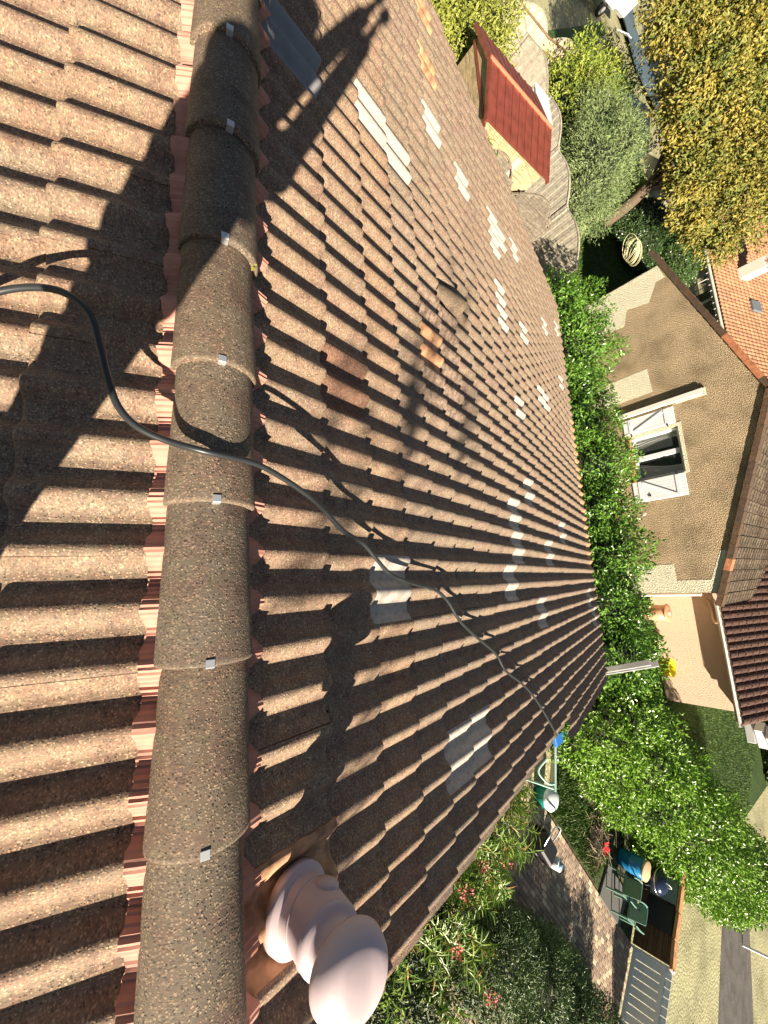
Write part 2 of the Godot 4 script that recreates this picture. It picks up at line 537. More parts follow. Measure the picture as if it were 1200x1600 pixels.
func make_roof() -> void:
	var house := thing("tiled_house", "house under our feet: brown concrete tiled roof, ridge caps, grey replacement tiles", "house", Vector3(0, G, 0))
	# body of the house under the tiles
	var w := tool()
	box(w, Vector3(-1.2, -3.75, 0.0), Vector3(6.7, 2.5, 13.6), 0.01)
	part("wall", w, M(lin(0.5, 0.42, 0.32), 0.9, {"bump": 0.6}), house)
	var deck := tool()
	for q in [[FAR, Vector3.ZERO], [NEARB, NEAR0]]:
		var b: Basis = q[0]
		bx(deck, Transform3D(b, q[1] + b * Vector3(1.2 if b.x.x < 0 else -1.2, 3.9, -0.075)), Vector3(7.2, 7.8, 0.05), 0.004)
	for e in [-4.55, 2.15]:
		prism(deck, [[-6.8, -2.4], [6.8, -2.4], [0.0, -0.16]], -0.1, 0.1)
		break
	part("roof_deck", deck, M(lin(0.10, 0.075, 0.05), 0.9), house)
	# materials: old concrete in several tones, new grey concrete, terracotta
	var old := []
	for c in [lin(0.71, 0.565, 0.445), lin(0.67, 0.54, 0.435), lin(0.74, 0.60, 0.475), lin(0.69, 0.535, 0.415), lin(0.65, 0.54, 0.44), lin(0.71, 0.555, 0.45)]:
		old.append(M(c, 0.85, {"map": "grain", "scale": 0.85, "over": "patina", "over_scale": 1.3, "bump": 0.22, "relief": "grain", "name": str(c)}))
	var far_old := []
	for c in [lin(0.64, 0.55, 0.46), lin(0.61, 0.53, 0.44), lin(0.67, 0.57, 0.475), lin(0.63, 0.525, 0.45), lin(0.60, 0.525, 0.445), lin(0.65, 0.54, 0.465)]:
		far_old.append(M(c, 0.85, {"map": "grain", "scale": 0.85, "over": "patina", "over_scale": 1.3, "bump": 0.22, "relief": "grain", "name": str(c)}))
	var many_old := M(Color.WHITE, 0.85, {"map": "grain", "scale": 0.85, "over": "patina", "over_scale": 1.3, "bump": 0.22, "relief": "grain", "tint": 1, "name": "many"})
	var grey := M(lin(0.28, 0.285, 0.29), 0.6, {"bump": 0.05, "over": "soft", "over_scale": 1.2})
	var pale := M(lin(0.43, 0.425, 0.41), 0.75, {"bump": 0.1, "over": "patina", "over_scale": 3.0})
	var terra := M(lin(0.60, 0.33, 0.18), 0.8, {"bump": 0.15, "over": "mottle", "over_scale": 1.6})
	var blotch := M(lin(0.75, 0.58, 0.47), 0.85, {"map": "grain", "scale": 0.85, "over": "mottle", "over_scale": 2.6, "bump": 0.25, "relief": "grain"})
	var red := M(lin(0.58, 0.34, 0.24), 0.85, {"map": "grain", "scale": 0.85, "over": "soft", "over_scale": 1.5, "bump": 0.2, "relief": "grain"})
	var special := {}
	for k in [[-6, 1]]:
		special[Vector2i(k[0], k[1])] = [grey, "smooth grey replacement roof tile"]
	for k in [[-7, 3], [-7, 4], [-10, 6], [-10, 8], [-11, 11], [-11, 12], [-12, 14], [-10, 11], [-8, 11], [-7, 11], [-8, 14], [-11, 19], [-13, 23], [-6, 16], [-6, 17], [-4, 12], [-9, 22], [2, 3], [-1, 12], [0, 10], [1, 10], [2, 9], [1, 14], [0, 17], [3, 12], [3, 22], [4, 23], [5, 5], [5, 6]]:
		special[Vector2i(k[0], k[1])] = [pale, "pale grey replacement roof tile"]
	for k in [[-3, 5], [-12, 6], [-14, 6], [5, 1]]:
		special[Vector2i(k[0], k[1])] = [terra, "smooth orange terracotta roof tile"]
	for k in [[-4, 5], [-4, 6], [-3, 6], [-2, 5], [-2, 6]]:
		special[Vector2i(k[0], k[1])] = [blotch, "mottled pink and white weathered roof tile"]
	special[Vector2i(-1, 2)] = [red, "reddish roof tile"]
	for j in range(-7, 2):
		special[Vector2i(j, 24)] = [terra, "orange terracotta tile at the eave"]
	var full := tile_mesh(0.0, TILE_W, 28)
	var verge_r := tile_mesh(0.0, 0.115, 12, 1)
	var verge_l := tile_mesh(0.0, TILE_W, 28, -1)
	var eye := Vector3(0.9105, 1.3211, 0.2796)
	var fwd := Vector3(-0.1818, -0.7809, -0.5976)
	var right := Vector3(0.042915, 0.600898, -0.798173)
	var up := Vector3(-0.982398, 0.170758, 0.075734)
	var all := []
	for near in [true, false]:
		for j in range(-15, 8):
			for n in range(1, 25):
				var t := tile_at(near, j, n)
				var mid: Vector3 = t * Vector3(0.165, 0.26, 0.02)
				var d := mid - eye
				var z := d.dot(fwd)
				var size := 0.0
				if z > 0.1:
					var x := d.dot(right) / z
					var y := d.dot(up) / z
					if absf(x) < 1.08 and absf(y) < 1.42:
						size = absf(d.normalized().dot(t.basis.z)) / (z * z)
				if not near and special.has(Vector2i(j, n)):
					size += 1000.0
				all.append([size, near, j, n, t])
	all.sort_custom(func(a, b): return a[0] > b[0] if a[0] != b[0] else (a[2] < b[2] if a[2] != b[2] else (a[3] < b[3] if a[3] != b[3] else a[1])))
	var places := []
	var cols := []
	var singles := 0
	for a in all:
		var near: bool = a[1]
		var j: int = a[2]
		var n: int = a[3]
		var t: Transform3D = a[4]
		t = t * Transform3D(Basis(Vector3(0, 0, 1), rng.randf_range(-0.008, 0.008)) * Basis(Vector3(0, 1, 0), rng.randf_range(-0.01, 0.01)), Vector3(rng.randf_range(-0.0015, 0.0015), rng.randf_range(-0.007, 0.007), rng.randf_range(-0.0015, 0.0015)))
		var mesh := full
		if not near:
			if j == 7:
				mesh = verge_r
			elif j == -15:
				mesh = verge_l
		elif j == 7 or j == -15:
			mesh = verge_l if j == 7 else full
		if singles < 296 and a[0] > 0.0:
			singles += 1
			var m: Material = old[rng.randi() % 6] if near or n <= 3 else far_old[rng.randi() % 6]
			var lab := ""
			if not near and special.has(Vector2i(j, n)):
				m = special[Vector2i(j, n)][0]
				lab = special[Vector2i(j, n)][1]
			var o := put("roof_tile", mesh, m, house, lab)
			o.transform = Transform3D(t.basis, t.origin - house.position)
		elif near and j == 7:
			var o := put("verge_tile", mesh, old[rng.randi() % 6], house)
			o.transform = Transform3D(t.basis, t.origin - house.position)
		elif mesh == full:
			places.append(t)
			cols.append(vary(lin(0.61, 0.53, 0.445), lin(0.66, 0.555, 0.465), 0.06))
		else:
			# verge pieces beyond the limit stay single meshes joined below
			places.append(t)
			cols.append(vary(lin(0.61, 0.53, 0.445), lin(0.66, 0.555, 0.465), 0.06))
	many("roof_tile", full, many_old, places, cols, house)
	make_ridge(house)

func flash(house: Node3D, near: bool, u0: float, u1: float, m: Material) -> void:
	var s := tool()
	var b := NEARB if near else FAR
	var o := NEAR0 if near else Vector3.ZERO
	var n := int((u1 - u0) / 0.0075)
	var lines := []
	for i in n + 1:
		var u := lerpf(u0, u1, float(i) / n)       # world x
		var ph := fposmod(u - 0.115 + RIB * 0.5, RIB) / RIB * TAU      # 0 in the pans, PI on the rolls
		var h := 0.041 * pow(maxf(0.0, cos(clampf((ph - PI) / TAU * RIB / 0.057, -1, 1) * PI * 0.5)), 1.25)
		var edge := (0.170 if near else 0.222) - (0.004 if near else 0.018) * cos(ph) + 0.003 * sin(u * 61.0) + 0.002 * sin(u * 173.0)
		var pleat := 0.0027 * (1.0 if i % 2 else -1.0) * (0.75 + 0.4 * sin(u * 23.0)) + rng.randf_range(-0.0006, 0.0006)
		var line := []
		for k in 6:
			var s_ := lerpf(0.03, edge, k / 5.0)
			var hh := h * smoothstep(0.0, 0.13, s_) - 0.016 + pleat * (0.35 + 0.65 * k / 5.0) + (0.03 * (1.0 - k / 5.0))
			line.append(o + b * Vector3(-u if near else u, s_, hh + 0.003))
		lines.append(line)
	for i in n:
		for k in 5:
			if near:
				tri(s, lines[i][k], lines[i + 1][k + 1], lines[i][k + 1])
				tri(s, lines[i][k], lines[i + 1][k], lines[i + 1][k + 1])
			else:
				tri(s, lines[i][k], lines[i][k + 1], lines[i + 1][k + 1])
				tri(s, lines[i][k], lines[i + 1][k + 1], lines[i + 1][k])
	part("ridge_flashing", s, m, house, "pleated salmon red flashing strip under the ridge tiles")

func make_ridge(house: Node3D) -> void:
	var fm := M(lin(0.56, 0.27, 0.20), 0.85, {"over": "soft", "over_scale": 2.0})
	for near in [true, false]:
		var cuts := [-4.84, -3.4, -2.1, -0.9, 0.28, 1.45, 2.46] if near else [-4.84, -3.1, -1.6, -0.2, 1.1, 2.46]
		for i in cuts.size() - 1:
			flash(house, near, cuts[i] - (0.015 if i else 0.0), cuts[i + 1], fm)
	# ridge tiles: each laps over the next towards +x and carries a metal clip on its rim
	var ms := []
	for c in [lin(0.45, 0.385, 0.32), lin(0.40, 0.35, 0.30), lin(0.43, 0.36, 0.29)]:
		ms.append(M(c, 0.85, {"map": "grain", "scale": 0.85, "over": "patina", "over_scale": 0.7, "bump": 0.22, "relief": "grain", "name": "ridge" + str(c)}))
	var clip_m := M(lin(0.62, 0.64, 0.66), 0.35, {"metal": 0.7})
	var xs := [-4.8, -4.34, -3.89, -3.43, -2.98, -2.52, -2.07, -1.63, -1.177, -0.736, -0.265, 0.187, 0.642, 1.106, 1.567, 2.03, 2.49]
	for i in xs.size():
		var x1: float = xs[i]
		var s := tool(true)
		var rows := [[-0.50, 0.113, 0.0], [-0.25, 0.120, 0.006], [-0.012, 0.128, 0.012], [-0.003, 0.127, 0.012], [0.0, 0.1235, 0.012], [0.0, 0.104, 0.012], [-0.10, 0.100, 0.010]]
		var sag := rng.randf_range(-0.004, 0.004)
		var yaw := rng.randf_range(-0.012, 0.012)
		var grid := []
		for r in rows:
			var line := []
			for k in 25:
				var a := lerpf(-0.16, PI + 0.16, k / 24.0)
				line.append(Vector3(x1 + r[0], -0.028 + r[2] + sag + sin(a) * r[1] * 0.95, -0.046 - cos(a) * r[1] * 1.06 + yaw * r[0]))
			grid.append(line)
		for k in rows.size() - 1:
			if k == 4:
				s.set_smooth_group(-1)
			if k == 5:
				s.set_smooth_group(1)
			for j in 24:
				var mid := Vector3(x1 + (rows[k][0] + rows[k + 1][0]) * 0.5 - (0.05 if k == 4 else 0.0), -0.1, -0.046)
				quad_out(s, grid[k][j], grid[k][j + 1], grid[k + 1][j + 1], grid[k + 1][j], mid)
		var cap := part("ridge_tile", s, ms[i % 3], house)
		var c := tool()
		var a := 1.68 + rng.randf_range(-0.06, 0.06)
		var out := Vector3(0, sin(a), -cos(a))
		var side := Vector3(0, cos(a), sin(a))
		var base := Vector3(x1, -0.016 + sag, -0.046) + Vector3(0, out.y * 0.95, out.z * 1.06) * 0.128
		bx(c, Transform3D(Basis(Vector3.RIGHT, out, side), base + out * 0.001 - Vector3(0.008, 0, 0)), Vector3(0.022, 0.003, 0.024), 0.001)
		bx(c, Transform3D(Basis(Vector3.RIGHT, out, side), base - out * 0.013 + Vector3(0.0035, 0, 0)), Vector3(0.003, 0.028, 0.024), 0.001)
		part("clip", c, clip_m, cap)
	# moss in the laps
	var mm := tool(true)
	var mp := []
	var mc := []
	lathe(mm, [Vector2(0.0, -0.4), Vector2(0.7, -0.2), Vector2(1.0, 0.1), Vector2(0.75, 0.5), Vector2(0.3, 0.72), Vector2(0.0, 0.75)], Transform3D.IDENTITY, 7)
	mm.generate_normals()
	for i in 420:
		var jj := rng.randi_range(-14, 6)
		var nn := rng.randi_range(1, 20)
		var mt := tile_at(false, jj, nn)
		var uu := rng.randf_range(0.06, 0.33)
		for q in rng.randi_range(1, 4):
			var du := uu + rng.randfn(0, 0.012)
			var r := rng.randf_range(0.003, 0.007)
			mp.append(Transform3D(FAR.scaled(Vector3.ONE * r), mt * Vector3(du, 0.424 + rng.randf_range(0.0, 0.01), roll(du) - 0.022)))
			mc.append(vary(lin(0.05, 0.055, 0.02), lin(0.16, 0.17, 0.05), 0.2))
	for i in 46:
		var uu := rng.randf_range(-0.1, 0.02)
		mp.append(Transform3D(FAR.scaled(Vector3.ONE * rng.randf_range(0.004, 0.008)), Vector3(-0.262 + rng.randf_range(-0.004, 0.01), 0.035 + uu * 0.9, -0.15 - uu * 0.4)))
		mc.append(vary(lin(0.12, 0.14, 0.02), lin(0.28, 0.27, 0.03), 0.2))
	many("moss", mm.commit(), M(Color.WHITE, 0.95, {"tint": 1, "name": "moss"}), mp, mc, house)
	# hooded ventilation tile in the middle of the far slope
	var t := tile_at(false, -5, 6)
	var s := tool(true)
	var g := []
	for i in 7:
		var f := i / 6.0
		var line := []
		for k in 13:
			var a := lerpf(0.0, PI, k / 12.0)
			var wd := lerpf(0.03, 0.105, sqrt(f))
			line.append(t * Vector3(0.2 - cos(a) * wd, 0.11 + f * 0.32, -0.005 + sin(a) * lerpf(0.02, 0.105, f) + 0.012))
		g.append(line)
	for i in 6:
		for k in 12:
			quad_out(s, g[i][k], g[i][k + 1], g[i + 1][k + 1], g[i + 1][k], t * Vector3(0.2, 0.25, -0.05))
	part("hood", s, M(lin(0.55, 0.43, 0.31), 0.85, {"map": "grain", "scale": 0.85, "over": "soft", "over_scale": 1.0, "bump": 0.3, "relief": "grain"}), house, "pale hooded ventilation tile")

# ------------------------------------------------------------------ the vent pipe by the ridge
func make_vent() -> void:
	var base := FAR * Vector3(1.935, 0.395, 0.0)
	var v := thing("vent_pipe", "pale pink plastic vent pipe with mushroom cap beside the ridge", "vent pipe", base)
	var pm := M(lin(0.56, 0.455, 0.475), 0.5, {"bump": 0.03})
	var n := FAR.z
	var lo := Transform3D(Basis(Vector3.RIGHT, n, Vector3.RIGHT.cross(n)), base)
	var s := tool(true)
	lathe(s, [Vector2(0.116, 0.0), Vector2(0.126, 0.0), Vector2(0.126, 0.028), Vector2(0.122, 0.033)], lo, 40)
	s.set_smooth_group(1)
	lathe(s, [Vector2(0.122, 0.033), Vector2(0.1, 0.04)], lo, 40)
	part("base_collar", s, pm, v)
	var axis := Vector3(0.03, 1, 0.03).normalized()
	var p1 := base + n * 0.075
	var p2 := p1 + (n * 0.6 + axis * 0.4).normalized() * 0.035
	var joint := p2 + axis * 0.085
	var bod := Transform3D(Basis(Vector3.RIGHT, axis, Vector3.RIGHT.cross(axis)), joint)
	s = tool(true)
	tube(s, [base - n * 0.02, base + n * 0.04, p1, p2, joint], 0.1, 40)
	part("body", s, pm, v)
	s = tool(true)
	lathe(s, [Vector2(0.1, -0.001), Vector2(0.0985, 0.008), Vector2(0.092, 0.017), Vector2(0.08, 0.023), Vector2(0.071, 0.03), Vector2(0.068, 0.045), Vector2(0.067, 0.16)], bod, 40)
	part("neck", s, pm, v)
	s = tool(true)
	for a in [0.35, 3.5]:
		var dir := Vector3(cos(a), 0, sin(a))
		var t := Transform3D(Basis(dir.cross(Vector3.UP).normalized(), dir, Vector3.UP), p2 + axis * 0.012 + dir * 0.096)
		lathe(s, [Vector2(0.0, 0.014), Vector2(0.036, 0.012), Vector2(0.038, 0.004), Vector2(0.038, -0.006)], t, 20)
	part("hinge_disc", s, pm, v)
	s = tool(true)
	var ring := []
	for k in 37:
		var a := TAU * k / 36.0
		ring.append(p1 + (lo.basis.x * cos(a) + lo.basis.z * sin(a)) * 0.1 + n * (0.004 + 0.003 * sin(a * 2.0)))
	tube(s, ring, 0.0035, 6)
	part("seam_strap", s, pm, v)
	s = tool(true)
	for k in 4:
		var a := k * PI / 2 + 0.4
		tube(s, [bod * Vector3(cos(a) * 0.062, 0.09, sin(a) * 0.062), bod * Vector3(cos(a) * 0.072, 0.155, sin(a) * 0.072)], 0.006, 6)
	part("cap_post", s, pm, v)
	s = tool(true)
	lathe(s, [Vector2(0.0000, 0.1200), Vector2(0.1080, 0.1120), Vector2(0.1150, 0.1080), Vector2(0.1190, 0.1170), Vector2(0.1170, 0.1300), Vector2(0.1120, 0.1470), Vector2(0.0980, 0.1650), Vector2(0.0750, 0.1770), Vector2(0.0450, 0.1840), Vector2(0.0150, 0.1870), Vector2(0.0000, 0.1875)], bod, 44)
	part("mushroom_cap", s, pm, v)

# ------------------------------------------------------------------ the cable lying over the roof
func far_pt(u: float, s: float, h: float) -> Vector3:
	return FAR * Vector3(u, s, h)

func near_pt(u: float, s: float, h: float) -> Vector3:
	return NEAR0 + NEARB * Vector3(-u, s, h)

func make_cable() -> void:
	var c := [[Vector3(1.05, -0.52, 1.72), Vector3(0.72, -0.43, 1.42), Vector3(0.42, -0.33, 1.08), Vector3(0.27, -0.24, 0.82), Vector3(0.189, -0.182, 0.658), Vector3(0.106, -0.138, 0.588), Vector3(0.063, -0.081, 0.509), Vector3(0.053, -0.022, 0.426), Vector3(0.074, 0.021, 0.360), Vector3(0.130, 0.043, 0.306), Vector3(0.226, 0.048, 0.275), Vector3(0.305, 0.045, 0.253), Vector3(0.383, 0.044, 0.223), Vector3(0.435, 0.050, 0.174), Vector3(0.468, 0.068, 0.102), Vector3(0.498, 0.113, 0.007), Vector3(0.502, 0.095, -0.120), Vector3(0.513, 0.070, -0.203), Vector3(0.550, 0.024, -0.328), Vector3(0.595, -0.030, -0.446), Vector3(0.672, -0.103, -0.588), Vector3(0.719, -0.173, -0.740), Vector3(0.790, -0.215, -0.846), Vector3(0.852, -0.251, -0.947), Vector3(0.896, -0.306, -1.114), Vector3(0.944, -0.393, -1.380), Vector3(1.018, -0.441, -1.527), Vector3(1.153, -0.491, -1.680), Vector3(1.300, -0.589, -1.963), Vector3(1.436, -0.676, -2.230), Vector3(1.581, -0.720, -2.381), Vector3(1.743, -0.820, -2.704), Vector3(1.925, -0.918, -3.005), Vector3(2.189, -1.034, -3.342), Vector3(2.429, -1.131, -3.622)]]
	var pts := spline(c[0], 8)
	var o := thing("cable", "black rubber cable looping over the ridge and down the tiles", "cable", c[0][14])
	var s := tool(true)
	tube(s, pts, 0.0100, 10)
	part("sheath", s, M(lin(0.022, 0.026, 0.028), 0.38), o)
# ------------------------------------------------------------------ the neighbour's house
func xy(s: SurfaceTool, x0: float, y0: float, x1: float, y1: float, z0: float, z1: float, b := 0.003) -> void:
	box(s, Vector3((x0 + x1) * 0.5, (y0 + y1) * 0.5, (z0 + z1) * 0.5), Vector3(absf(x1 - x0), absf(y1 - y0), absf(z1 - z0)), b)

func flat_tile_mesh(w: float, l: float, bumps: int, amp: float) -> ArrayMesh:
	var s := tool(true)
	var n := bumps * 6
	var rows := [[0.0, -0.03], [l - 0.012, 0.0], [l, -0.006]]
	var g := []
	for r in rows:
		var line := []
		for i in n + 1:
			var f := float(i) / n
			line.append(Vector3(f * w, r[0], r[1] + amp * pow(absf(sin(f * bumps * PI)), 0.8)))
		g.append(line)
	for i in 2:
		for j in n:
			tri(s, g[i][j], g[i + 1][j], g[i + 1][j + 1])
			tri(s, g[i][j], g[i + 1][j + 1], g[i][j + 1])
	s.set_smooth_group(-1)
	for j in n:
		var a: Vector3 = g[2][j]
		var b: Vector3 = g[2][j + 1]
		tri(s, a, a - Vector3(0, 0, 0.025), b - Vector3(0, 0, 0.025))
		tri(s, a, b - Vector3(0, 0, 0.025), b)
	for e in [0, n]:
		for i in 2:
			quad_out(s, g[i][e], g[i + 1][e], g[i + 1][e] - Vector3(0, 0, 0.02), g[i][e] - Vector3(0, 0, 0.02), Vector3(w * 0.5, l * 0.5, 0))
	s.generate_normals()
	return s.commit()

# a slope of tiles: o top corner, u along the eave, d down the slope
func slope(parent: Node3D, o: Vector3, u: Vector3, d: Vector3, nu: int, nd: int, w: float, g: float, mesh: Mesh, m: Material, ca: Color, cb: Color, single := 0) -> void:
	var n := u.cross(d).normalized()
	var b := Basis(u.normalized(), d.normalized(), n)
	var places := []
	var cols := []
	var own := []
	for i in 4 if single > 0 else 0:
		var mm: StandardMaterial3D = m.duplicate()
		mm.vertex_color_use_as_albedo = false
		mm.albedo_color = vary(ca, cb, 0.14).linear_to_srgb()
		own.append(mm)
	for i in nu:
		for k in nd:
			var t := Transform3D(b, o + b * Vector3(i * w, k * g, rng.randf_range(-0.002, 0.002)))
			t = t * Transform3D(Basis(Vector3(0, 0, 1), rng.randf_range(-0.008, 0.008)), Vector3.ZERO)
			if i < single:
				var q := put("roof_tile", mesh, own[rng.randi() % 4], parent)
				q.transform = Transform3D(t.basis, t.origin - parent.position)
			else:
				places.append(t)
				cols.append(vary(ca, cb, 0.14))
	many("roof_tile", mesh, m, places, cols, parent)

func make_neighbour() -> void:
	var Z := -14.5
	var h := thing("gable_house", "ochre roughcast house with steep gable, white shutters and weathered verge tiles", "house", Vector3(-4.0, G, Z))
	var ochre := M(lin(0.71, 0.54, 0.335), 0.95, {"bump": 8.0, "scale": 1.25, "stretch": Vector3(0.75, 1.5, 1.0), "over": "soft", "over_scale": 0.16, "name": "ochre"})
	var cream := M(lin(0.86, 0.82, 0.62), 0.95, {"bump": 6.0, "scale": 1.25, "name": "cream"})
	var white := M(lin(0.74, 0.76, 0.80), 0.5, {"bump": 0.03})
	var xl := -9.3
	var xr := 1.5
	var ax := -4.0
	var ay := -0.42
	var yl := -2.28
	var yr := -2.25
	# gable wall around the window opening
	var wx0 := -3.68
	var wx1 := -2.2
	var wy0 := -3.95
	var wy1 := -2.56
	var s := tool()
	var yw := ay + (yr - ay) * (wx0 - ax) / (xr - ax)
	var yv := ay + (yr - ay) * (wx1 - ax) / (xr - ax)
	prism(s, [[xl, G], [wx0, G], [wx0, yw], [ax, ay], [xl, yl]], Z - 0.3, Z)
	prism(s, [[wx0, wy1], [wx1, wy1], [wx1, yv], [wx0, yw]], Z - 0.3, Z)
	prism(s, [[wx0, G], [wx1, G], [wx1, wy0], [wx0, wy0]], Z - 0.3, Z)
	prism(s, [[wx1, G], [xr, G], [xr, yr], [wx1, yv]], Z - 0.3, Z)
	xy(s, xl, G, xl + 0.3, yl, Z - 9.0, Z - 0.302)
	xy(s, xr - 0.3, G, xr, yr, Z - 9.0, Z - 0.302)
	part("wall", s, ochre, h)
	# unpainted cream patches of render, a little proud of the wall
	s = tool()
	prism(s, [[xl + 0.02, G], [-7.9, G], [-7.75, -3.55], [-8.3, -3.4], [-8.15, -2.72], [-8.75, -2.42], [-8.75, -2.16], [xl + 0.02, yl - 0.02]], Z, Z + 0.006)
	part("render_patch", s, cream, h, "cream unpainted patch at the left corner")
	s = tool()
	prism(s, [[-5.9, G], [-5.05, G], [-5.05, -3.06], [-5.9, -3.1]], Z, Z + 0.006)
	part("render_patch", s, cream, h, "cream unpainted patch low behind the hedge")
	s = tool()
	prism(s, [[0.62, G], [xr - 0.01, G], [xr - 0.01, -3.28], [0.62, -3.3]], Z, Z + 0.006)
	prism(s, [[1.12, -3.28], [xr - 0.01, -3.28], [xr - 0.01, yr + 0.0], [1.12, -2.44]], Z, Z + 0.006)
	prism(s, [[0.3, -2.1], [1.12, -2.44], [xr - 0.01, yr], [0.3, -1.865]], Z, Z + 0.006)
	part("render_patch", s, cream, h, "cream unpainted band along the right corner")
	# white boxed duct beside the left shutter
	s = tool()
	xy(s, -4.60, -4.2, -4.44, -1.76, Z, Z + 0.1, 0.008)
	part("duct", s, M(lin(0.74, 0.73, 0.68), 0.6, {"bump": 0.1}), h, "white boxed duct with a cream base")
	s = tool()
	xy(s, -4.43, -2.5, -4.38, -1.74, Z, Z + 0.03, 0.008)
	xy(s, -4.60, -1.755, -4.38, -1.7, Z, Z + 0.07, 0.008)
	part("duct_trim", s, cream, h)
	# window
	s = tool()
	xy(s, wx0 - 0.11, wy0, wx0, wy1 + 0.1, Z - 0.2, Z + 0.012)
	xy(s, wx1, wy0, wx1 + 0.05, wy1 + 0.1, Z - 0.2, Z + 0.012)
	xy(s, wx0 + 0.001, wy1, wx1 - 0.001, wy1 + 0.1, Z - 0.2, Z + 0.012)
	part("window_surround", s, cream, h)
	s = tool()
	var fz := Z - 0.14
	xy(s, wx0, wy0, wx0 + 0.08, wy1, fz - 0.05, fz)
	xy(s, wx1 - 0.08, wy0, wx1, wy1, fz - 0.05, fz)
	xy(s, wx0 + 0.081, wy1 - 0.09, wx1 - 0.081, wy1, fz - 0.05, fz)
	xy(s, wx0 + 0.081, wy0, wx1 - 0.081, wy0 + 0.1, fz - 0.05, fz)
	xy(s, (wx0 + wx1) * 0.5 - 0.08, wy0 + 0.101, (wx0 + wx1) * 0.5 + 0.08, wy1 - 0.091, fz - 0.05, fz + 0.015)
	var win := part("window", s, white, h)
	for k in 2:
		s = tool()
		var a := wx0 + 0.08 if k == 0 else (wx0 + wx1) * 0.5 + 0.08
		xy(s, a, wy0 + 0.1, a + 0.58, wy1 - 0.09, fz - 0.03, fz - 0.022, 0.001)
		var glass := StandardMaterial3D.new()
		glass.transparency = BaseMaterial3D.TRANSPARENCY_ALPHA
		glass.albedo_color = Color(0.6, 0.65, 0.65, 0.06)
		glass.roughness = 0.03
		part("pane", s, glass, win)
	var cur := M(lin(0.62, 0.64, 0.62), 0.9, {"backlight": Color(0.3, 0.3, 0.3)})
	for k in 2:
		s = tool(true)
		var pts := []
		for i in 15:
			var f := i / 14.0
			var line := []
			for j in 9:
				var y := lerpf(wy0 + 0.06, wy1 - 0.02, j / 8.0)
				var wd := 0.42 - 0.22 * sin(j / 8.0 * PI * 0.55)
				var x := (wx0 + 0.06 + f * wd * 0.9) if k == 0 else (wx1 - 0.06 - f * wd * 1.25)
				line.append(Vector3(x, y, fz - 0.12 + 0.025 * sin(f * 26.0 + j * 0.2)))
			pts.append(line)
		for i in 14:
			for j in 8:
				quad_out(s, pts[i][j], pts[i + 1][j], pts[i + 1][j + 1], pts[i][j + 1], Vector3(-3, -3, fz - 2))
		part("curtain", s, cur, win)
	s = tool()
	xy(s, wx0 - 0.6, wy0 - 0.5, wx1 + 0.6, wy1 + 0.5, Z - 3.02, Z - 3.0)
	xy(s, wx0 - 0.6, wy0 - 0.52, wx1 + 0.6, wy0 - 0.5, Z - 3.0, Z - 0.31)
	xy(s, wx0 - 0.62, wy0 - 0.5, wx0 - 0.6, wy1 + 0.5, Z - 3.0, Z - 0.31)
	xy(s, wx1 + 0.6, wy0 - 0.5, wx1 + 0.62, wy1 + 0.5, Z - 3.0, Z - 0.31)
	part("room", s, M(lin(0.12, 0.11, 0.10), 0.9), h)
	s = tool()
	for k in 6:
		var a := wx0 - 0.06 + k * 0.27
		xy(s, a, wy0 - 0.06, a + 0.262, wy0 - 0.002, Z - 0.1, Z + 0.07, 0.008)
	part("sill", s, M(lin(0.55, 0.23, 0.10), 0.8, {"bump": 0.1}), h)
	# shutters thrown open against the wall
	var iron := M(lin(0.05, 0.05, 0.055), 0.5, {"metal": 0.5})
	for k in 2:
		var x0 := -4.34 if k == 0 else -2.16
		var x1 := -3.80 if k == 0 else -1.46
		var y0 := -4.08
		var y1 := -2.58
		s = tool()
		xy(s, x0, y0, x1, y1, Z + 0.014, Z + 0.02, 0.001)
		var sh := part("shutter", s, white, h)
		var nb := 5 if k == 0 else 6
		for i in nb:
			s = tool()
			var a := lerpf(x0, x1, float(i) / nb)
			var b := lerpf(x0, x1, float(i + 1) / nb)
			xy(s, a + 0.001, y0, b - 0.001, y1, Z + 0.021, Z + 0.046, 0.006)
			part("board", s, white, sh)
		s = tool()
		for y in [y0 + 0.22, y1 - 0.22]:
			xy(s, x0 + 0.015, y - 0.055, x1 - 0.015, y + 0.055, Z + 0.047, Z + 0.07, 0.006)
		var p := Vector3(x0 + 0.07 if k == 1 else x1 - 0.07, y0 + 0.3, Z + 0.059)
		var q := Vector3(x1 - 0.07 if k == 1 else x0 + 0.07, y1 - 0.3, Z + 0.059)
		bar(s, p, q, 0.085, 0.021, Vector3(-(q - p).y, (q - p).x, 0).normalized(), 0.005)
		part("brace", s, white, sh)
		s = tool()
		for y in [y0 + 0.22, y1 - 0.22]:
			var hx := x1 + 0.03 if k == 0 else x0 - 0.03
			xy(s, hx - 0.045, y - 0.02, hx + 0.045, y + 0.02, Z + 0.05, Z + 0.08, 0.004)
		if k == 1:
			xy(s, x1 - 0.2, y0 + 0.46, x1 - 0.13, y0 + 0.50, Z + 0.047, Z + 0.075, 0.004)
			xy(s, x1 - 0.17, y0 + 0.41, x1 - 0.15, y0 + 0.459, Z + 0.047, Z + 0.07, 0.004)
		part("hinge", s, iron, sh)
	# roof: two slopes of flat tiles, rows of verge tiles over the gable
	var tm := flat_tile_mesh(0.31, 0.37, 2, 0.022)
	var tmat := M(Color.WHITE, 0.9, {"tint": 1, "map": "grain", "scale": 0.5, "over": "mottle", "over_scale": 1.2, "name": "ntile"})
	var tones := [lin(0.36, 0.23, 0.145), lin(0.40, 0.245, 0.15), lin(0.33, 0.215, 0.15), lin(0.30, 0.20, 0.14)]
	var vm := []
